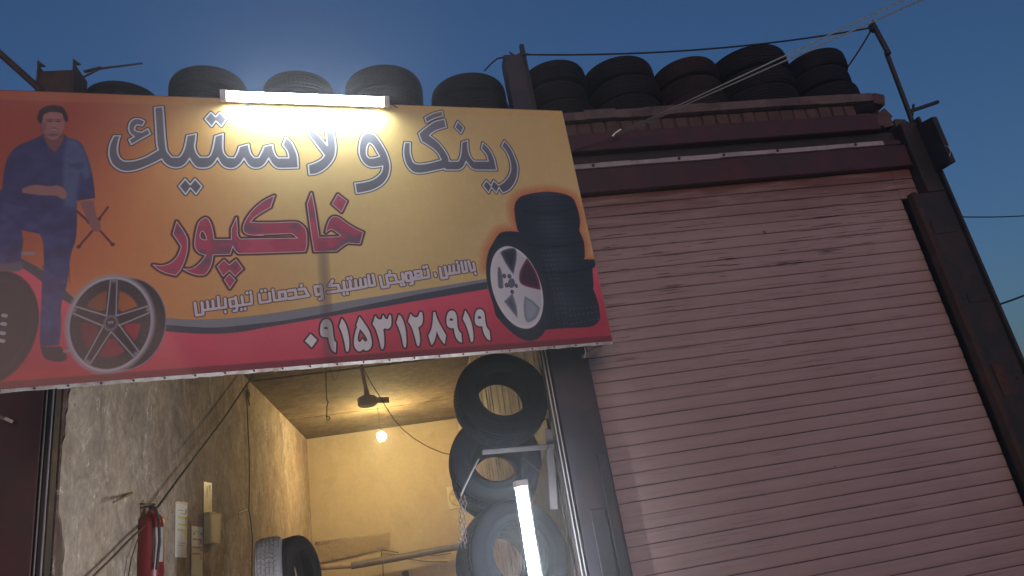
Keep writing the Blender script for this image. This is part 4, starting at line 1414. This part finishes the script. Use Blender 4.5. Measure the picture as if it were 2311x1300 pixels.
def batten(lamp, p0, p1, fwd, hw, hd, m_on):
    """slim batten: half-round diffuser in front, tray behind, two end caps"""
    ax = (p1 - p0)
    L = ax.length
    ax = ax.normalized()
    fwd = (fwd - ax * fwd.dot(ax)).normalized()
    sd = ax.cross(fwd)
    mb = MB()
    prof = [(hw * math.cos(math.radians(a)), hd * math.sin(math.radians(a))) for a in range(0, 181, 20)]
    n = len(prof)
    for e in (p0, p1):
        for (s_, f_) in prof:
            mb.v.append(e + sd * s_ + fwd * f_)
    for k in range(n - 1):
        mb.f.append((k, k + 1, n + k + 1, n + k))
    mb.f.append(tuple(range(n))[::-1])
    mb.f.append(tuple(range(n, 2 * n)))
    mb.build('diffuser', m_on, lamp, True)
    M = Matrix(((ax.x, sd.x, fwd.x, p0.x), (ax.y, sd.y, fwd.y, p0.y), (ax.z, sd.z, fwd.z, p0.z), (0, 0, 0, 1)))
    MB().box((0, -hw, -.016), (L, hw, -.001), M, .002).build('tray', m_capw, lamp)
    for a, b2 in ((-.045, -.001), (L + .001, L + .045)):
        MB().box((a, -hw - .003, -.017), (b2, hw + .003, hd + .003), M, .004).build('end_cap', m_capw, lamp)


batten(lp, p0, p1, Vector((nn.x, nn.y, -.35)), .034, .030, m_led)
for q in (.12, .88):
    a = p0.lerp(p1, q)
    MB().bar(a - nn * .012 - Vector((0, 0, .0)), a - nn * .075 - Vector((0, 0, .045)), .018, .006).build('clip', m_alu, lp)

# upright tube lamp in the bay
q0 = atY(1174, 1101, 4.60)
q1 = q0 - Vector((0, 0, 1.2))
l2 = thing('tube_lamp', 'lit upright tube lamp hanging in front of the lowest black tyre', 'lamp', tuple((q0 + q1) / 2), 'tube lamps')
batten(l2, q0 + Vector((.030, 0, 0)), q1 + Vector((.030, 0, 0)), Vector((-1, -.14, 0)), .036, .062, m_led2)
MB().bar(q0 + Vector((0, .0, .019)), q0 + Vector((.02, .30, .16)), .012, .012).build('hanger', m_black, l2)

MB().tube([q0 + Vector((.03, .02, .05)), q0 + Vector((.05, .08, .16)), q0 + Vector((.10, .3, .22)), q0 + Vector((.22, .45, .12)), q0 + Vector((.33, .5, .3))], .005, 5).build('supply_cable', m_cable, l2, True)
MB().tube([p1 + ax * .045 - nn * .02, p1 + ax * .09 - nn * .05 + Vector((0, 0, .01)), p1 + ax * .16 - nn * .09 - Vector((0, 0, .012)), p1 + ax * .30 - nn * .10 - Vector((0, 0, .02))], .005, 5).build('supply_cable', m_cable, lp, True)

# ------------------------------------------------------------------ inside the shop
# bulb
bp = atY(861, 984, 14.1)
bu = thing('light_bulb', 'glowing warm bare bulb hanging on a thin wire from the ceiling', 'light bulb', tuple(bp))
MB().lathe([(0, -.105), (.045, -.095), (.076, -.055), (.083, -.012), (.070, .03), (.036, .068), (.024, .08), (0, .082)], 16, Matrix.Translation(bp)).build('glass', m_bulb, bu, True)
MB().lathe([(0, .084), (.024, .084), (.024, .14), (.012, .155), (0, .155)], 12, Matrix.Translation(bp)).build('socket', m_black, bu, True)
MB().tube([bp + Vector((0, 0, .155)), bp + Vector((-.01, 0, .4)), Vector((bp.x - .03, bp.y - .05, ZC + .012))], .005, 5).build('flex', m_wire, bu, True)

# fan
fx = atY(829, 906, 10.45)
fn = thing('ceiling_fan', 'white ceiling fan motor on a taped rod with one stub blade to the right', 'fan', tuple(fx))
MB().lathe([(0, -.07), (.11, -.075), (.145, -.05), (.147, -.012), (.138, -.004), (.138, .004), (.147, .012), (.145, .05), (.11, .075), (.035, .085), (0, .085)], 24, Matrix.Translation(fx)).build('motor', m_capw, fn, True)
top = Vector((fx.x - .05, fx.y, ZC + .012))
MB().tube([fx + Vector((0, 0, .085)), fx + Vector((0, 0, .16)), fx + Vector((-.005, 0, .19))], [.05, .04, .03], 10).build('lower_cup', m_capw, fn, True)
MB().tube([fx + Vector((-.005, 0, .19)), fx + Vector((-.02, 0, .33)), fx + Vector((-.04, 0, .50)), top], [.032, .028, .032, .036], 8).build('rod', m_capw, fn, True)
for k in range(3):
    a = math.radians(38 + 120 * k)
    L = .34 if k == 0 else .02
    if k == 0:
        MB().bar(fx + Vector((.12 * math.cos(a), .12 * math.sin(a), .02)), fx + Vector((.40 * math.cos(a), .40 * math.sin(a), .035)), .012, .09, .002).build('blade_arm', m_cream, fn)

# wire hook
hx = 10.4
hkp = [atY(735, 822, hx), atY(736, 880, hx), atY(737, 902, hx), atY(741, 908, hx), atY(738, 915, hx), atY(737, 942, hx)]
for k in range(9):
    a = math.pi + k * .75
    hkp.append(atY(740.5 + 3.8 * math.cos(a), 944 + 4 * math.sin(a), hx))
t = MB().tube(hkp, .008, 5)
tag(t.build('wire_hook', m_wire, None, True, base=tuple(hkp[0])), 'long rusty wire hook with a curled end hanging from the ceiling', 'hook')
# thin looped wire at the ceiling
lw = [atY(745 + 12 * math.sin(k * .35) * 1.0, 824 + 32 * math.sin(math.pi * k / 16), 10.2 + k * .01) if False else atY(743 + 24 * k / 16, 822 + 34 * math.sin(math.pi * k / 16) ** .7, 10.0) for k in range(17)]
t = MB().tube(lw, .004, 4)
tag(t.build('looped_wire', m_wire, None, True, base=tuple(lw[0])), 'faint looped wire hanging between the hook and the fan', 'wire')
cw = [(814, 818, 9.6), (826, 843, 9.4), (842, 872, 9.1), (858, 896, 8.8), (872, 920, 8.4), (888, 945, 8.0), (908, 968, 7.5), (935, 990, 7.0), (965, 1008, 6.5), (998, 1022, 6.0), (1029, 1029, 5.62)]
t = MB().tube([atY(*c_) for c_ in cw], [.006 - .0002 * i for i in range(11)], 5)
tag(t.build('hanging_wire', m_wire, None, True, base=tuple(atY(*cw[5]))), 'brown wire sagging from the fan to the hung tyres', 'wire')

# cables on the left wall
ca = [(580, 834), (545, 885), (527, 912), (505, 945), (455, 1012), (400, 1085), (352, 1150)]
t = MB().tube([atX(x_, y_, -2.22) for x_, y_ in ca], .012, 6)
tag(t.build('black_cable', m_cable, None, True, base=(-2.2, 8, 3)), 'black cable running diagonally down the left wall to the extinguisher', 'cable')
ca = [(345, 1160), (322, 1192), (300, 1210), (262, 1250), (205, 1306), (150, 1362)]
t = MB().tube([atX(x_, y_, -2.27) for x_, y_ in ca], .010, 6)
tag(t.build('black_cable', m_wire, None, True, base=(-2.3, 6, 2)), 'brown cable running from behind the extinguisher to the lower left', 'cable')
ca = [(313, 1210), (305, 1235), (296, 1262), (289, 1306)]
t = MB().tube([atX(x_, y_, -2.29) for x_, y_ in ca], .005, 5)
tag(t.build('thin_wire', m_wire, None, True, base=(-2.3, 6, 2)), 'thin cord dropping left of the fire extinguisher', 'cord')
ca = [(558, 868), (557, 890), (559, 950), (562, 1010), (563, 1080), (562, 1150), (567, 1185), (570, 1215), (568, 1306)]
t = MB().tube([atX(x_, y_, -2.30) for x_, y_ in ca], .009, 5)
tag(t.build('wall_wire', m_wire, None, True, base=(-2.3, 10, 3)), 'thin wire dropping straight down the left wall from a round hook', 'wire')
rb = atX(560, 890, -2.30)
t = MB().tube([rb + Vector((.0, .055 * math.cos(k * .6283), .06 * math.sin(k * .6283))) for k in range(11)], .016, 6).tube([rb + Vector((0, 0, -.05)), rb + Vector((0, .06, -.16))], .010)
tag(t.build('wall_ring', m_black, None, True, base=tuple(rb)), 'dark iron ring fixed high on the left wall', 'wall ring')
for (a, b2, lab) in (((256, 1134), (297, 1113), 'short straight iron pin sticking out of the bare left wall'), ((536, 1159), (562, 1148), 'short crusted iron pin beside the thin wall wire')):
    pa, pb = atX(*a, -2.23), atX(*b2, -2.335)
    t = MB().tube([pa, pa.lerp(pb, .5), pb], [.006, .010, .013], 5)
    tag(t.build('iron_pin', m_wire, None, True, base=tuple(pb)), lab, 'iron pin', 'iron pins in the left wall')

# fire extinguisher
ex = atY(341, 1190, 6.55)
ez = atY(341, 1172, 6.55).z
exx = ex.x
ext = thing('fire_extinguisher', 'red fire extinguisher hung on the left plaster wall', 'fire extinguisher', (exx, 6.55, ez - .6))
E0 = Matrix.Translation((exx, 6.55, 0))
R = .105
MB().lathe([(0, ez - .62), (R * .9, ez - .62), (R, ez - .60), (R, ez - .04), (R * .93, ez - .005), (R * .6, ez + .035), (.03, ez + .05), (.028, ez + .075), (0, ez + .075)], 28, E0).build('cylinder', m_extred, ext, True)
MB().lathe([(.0, ez + .076), (.022, ez + .076), (.022, ez + .115), (0, ez + .115)], 10, E0).build('valve', m_black, ext)
MB().bar((exx - .07, 6.5, ez + .10), (exx + .05, 6.5, ez + .115), .02, .008).bar((exx - .08, 6.5, ez + .135), (exx + .04, 6.5, ez + .12), .02, .006).build('handle', m_black, ext)
MB().tube([(exx + .01, 6.47, ez + .09), (exx + .07, 6.43, ez + .08), (exx + .105, 6.42, ez - .03), (exx + .11, 6.43, ez - .2), (exx + .09, 6.43, ez - .42)], .012, 8).build('hose', m_black, ext, True)
lb = MB()
for k in range(6):
    a0, a1 = math.radians(-62 + 9 * k), math.radians(-62 + 9 * (k + 1))
    RR = R + .0015
    lb.quad((exx + RR * math.cos(a0), 6.55 + RR * math.sin(a0), ez - .36), (exx + RR * math.cos(a1), 6.55 + RR * math.sin(a1), ez - .36), (exx + RR * math.cos(a1), 6.55 + RR * math.sin(a1), ez - .08), (exx + RR * math.cos(a0), 6.55 + RR * math.sin(a0), ez - .08))
lb.build('paper_label', m_label, ext)
MB().box((XL + .001, 6.53, ez - .05), (exx - R * .6, 6.57, ez - .02)).build('wall_bracket', m_black, ext)


def on_wall(name, lab, cat, q, th, mat, grp=None, base=None):
    """flat thing on the left wall from four measured corners"""
    P = [atX(x_, y_, XL + .004) for x_, y_ in q]
    o = thing(name, lab, cat, tuple(P[3]), grp)
    mb = MB()
    mb.v += P + [p_ + Vector((th, 0, 0)) for p_ in P]
    mb.f += [(0, 1, 2, 3), (7, 6, 5, 4), (0, 4, 5, 1), (1, 5, 6, 2), (2, 6, 7, 3), (3, 7, 4, 0)]
    mb.build(base or 'sheet', mat, o)

    def at(u, v):
        a = P[0].lerp(P[1], u)
        b2 = P[3].lerp(P[2], u)
        return a.lerp(b2, v) + Vector((th + .003, 0, 0))
    return o, at


def strip(o, at, rects, name, mat):
    mb = MB()
    for (u0, v0, u1, v1) in rects:
        mb.quad(at(u0, v1), at(u1, v1), at(u1, v0), at(u0, v0))
    mb.build(name, mat, o)


o, at = on_wall('wall_notice', 'white notice with yellow bars on the left wall beside the extinguisher', 'notice', [(396, 1133), (422, 1137), (420, 1259), (395, 1257)], .004, m_paper, 'notices on the left wall')
strip(o, at, [(.15, .255, .95, .295), (.15, .39, .95, .42), (.1, .49, .8, .525), (.82, .255, .95, .66)], 'yellow_bars', m_yprint)
strip(o, at, [(.8, .10, .92, .2), (.15, .14, .6, .15), (.4, .2, .85, .21), (.2, .74, .85, .748), (.2, .78, .7, .788)], 'grey_print', m_kprint)
strip(o, at, [(0, -.02, 1, .02)], 'pink_tape', M_simple('pink_tape', (.55, .35, .32), .4))
o, at = on_wall('wall_notice', 'white notice with red bars, lower one below the switch box', 'notice', [(432, 1187), (456, 1190), (456, 1330), (431, 1330)], .004, m_paper, 'notices on the left wall')
strip(o, at, [(.08, .20, .92, .225), (.8, .228, .92, .27), (.08, .33, .92, .355), (.8, .358, .92, .40), (.08, .43, .92, .455), (.8, .458, .92, .54)], 'red_bars', m_rprint)
strip(o, at, [(.15, .10, .25, .14), (.8, .09, .93, .14), (.3, .08, .7, .087)], 'grey_print', m_kprint)
o, at = on_wall('switch_box', 'beige square switch box on the left wall', 'switch box', [(460, 1157), (485, 1162), (484, 1229), (460, 1228)], .07, m_beige, base='case')
strip(o, at, [(.06, .03, .95, .05), (.06, .95, .95, .97), (.06, .05, .09, .95), (.92, .05, .95, .95)], 'lid_seam', m_kprint)
o, at = on_wall('plastic_strip', 'yellowed crinkled plastic strip hanging above the switch box', 'plastic strip', [(459, 1087), (477, 1091), (477, 1160), (459, 1157)], .006, m_cream)
strip(o, at, [(.35, .12, .40, .5), (.7, .05, .75, .3)], 'crease', m_palewood)

# back wall: plastic sheet, tape, pipe, exhaust fan
YW = YB - .012
sheet = thing('plastic_sheet', 'torn clear plastic sheet taped to the rear wall above the pipe', 'plastic sheet', tuple(atY(800, 1240, YW)))
m_film, nt, b = mat_new('clear_film')
b.inputs['Base Color'].default_value = (.62, .48, .32, 1)
b.inputs['Roughness'].default_value = .18
b.inputs['Alpha'].default_value = .55
bump(nt, b, noise(nt, mapping(nt), 7, 5, .6, 1.5), 1.0, .08)
mb = MB()
na, nb2 = 14, 6
for j in range(nb2 + 1):
    for i in range(na + 1):
        u, v_ = i / na, j / nb2
        x_ = 716 + 164 * u
        yt, yb = 1222 - 21 * u, 1272 - 36 * u
        mb.v.append(atY(x_, yt + (yb - yt) * v_, YW - .02 - .03 * abs(math.sin(i * 2.1 + j))))
for j in range(nb2):
    for i in range(na):
        a = j * (na + 1) + i
        mb.f.append((a, a + na + 1, a + na + 2, a + 1))
mb.build('film', m_film, sheet, True)
for pts, m_ in (([(711, 1226), (773, 1219)], m_brownstrip), ([(722, 1270), (800, 1254), (876, 1231)], M_simple('tan_tape', (.24, .16, .09), .5, var=.2))):
    for k in range(len(pts) - 1):
        (xa, ya), (xb, yb) = pts[k], pts[k + 1]
        mb = MB().quad(atY(xa, ya + 4, YW - .004), atY(xb, yb + 4, YW - .004), atY(xb, yb - 3, YW - .004), atY(xa, ya - 3, YW - .004))
        mb.build('tape', m_, sheet)
t = thing('wall_pipe', 'thick grey pipe running across the foot of the rear wall', 'pipe', tuple(atY(880, 1255, 16.1)))
MB().tube([atY(712, 1281, 16.1), atY(792, 1276, 16.1)], .062, 12).build('pale_sleeve', m_wood, t, True)
MB().tube([atY(793, 1277, 16.1), atY(880, 1262, 16.1), atY(960, 1247, 16.1), atY(1062, 1228, 16.1)], .075, 12).build('pipe_run', M_simple('pipe_grey', (.16, .14, .14), .5), t, True)
ef = thing('exhaust_fan', 'small square exhaust fan high on the rear wall beside the hung tyres', 'exhaust fan', (.93, YB - .02, 2.66))
MB().box((.70, YB - .03, 2.40), (1.115, YB - .002, 2.90), ch=.008).build('plate', m_cream, ef)
MX = Matrix.Translation((.93, YB - .04, 2.65)) @ Matrix.Rotation(math.pi / 2, 4, 'X')
MB().lathe([(.19, -.008), (.20, .02), (.185, .03), (.175, .01)], 24, MX, closed=True).build('ring', m_beige, ef, True)
MB().lathe([(0, .025), (.04, .02), (.045, 0), (0, 0)], 12, MX).build('hub', m_palewood, ef, True)
for k in range(5):
    a = k * 2 * math.pi / 5
    M5 = MX @ Matrix.Rotation(a, 4, 'Z') @ Matrix.Rotation(.5, 4, 'X')
    MB().box((.05, -.03, .004), (.165, .035, .008), M5).build('blade', m_beige, ef)
tw2 = MB().tube([atY(860, 1256, YW - .03), atY(862, 1242, YW - .05), atY(880, 1244, YW - .06), atY(900, 1247, YW - .04)], .012, 5).tube([atY(864, 1262, YW - .03), atY(865, 1306, YW - .03)], .012, 5)
tag(tw2.build('conduit', m_wire, None, True, base=tuple(atY(862, 1250, YW))), 'thin bent conduit on the rear wall under the plastic sheet', 'conduit')
for (pa, pb, pc_, lab) in (((922, 1262), (970, 1268), (1010, 1268), 'lower of two thin wires on the rear wall below the pipe'), ((948, 1252), (985, 1254), (1018, 1248), 'upper of two thin wires on the rear wall below the pipe')):
    t = MB().tube([atY(*pa, YW - .04), atY(*pb, YW - .04), atY(*pc_, YW - .04)], .010, 4)
    tag(t.build('thin_wire', m_wire, None, True, base=tuple(atY(*pa, YW))), lab, 'wire')
t = MB().box((-.02, YW - .10, 1.20), (.12, YW - .01, 1.32), ch=.01)
sbx = atY(915, 1292, YW)
MB_ = MB().box((sbx.x - .07, YW - .09, sbx.z - .10), (sbx.x + .07, YW - .005, sbx.z + .03), ch=.01)
tag(MB_.build('junction_box', m_black, None, base=tuple(sbx)), 'small black junction box low on the rear wall', 'junction box')

# ------------------------------------------------------------------ haze volume added to give the lens glow round the tube lamps
m_glowhaze = D.materials.new('glow_haze')
m_glowhaze.use_nodes = True
nt = m_glowhaze.node_tree
nt.nodes.remove(nt.nodes['Principled BSDF'])
pv = nt.nodes.new('ShaderNodeVolumePrincipled')
pv.inputs['Color'].default_value = (.9, .92, .96, 1)
pv.inputs['Density'].default_value = .0058
pv.inputs['Anisotropy'].default_value = .70
nt.links.new(pv.outputs[0], nt.nodes['Material Output'].inputs['Volume'])
hz = MB().box((-151, -151, -1), (151, 151, 9.0)).build('haze', m_glowhaze)
hz['kind'] = 'stuff'
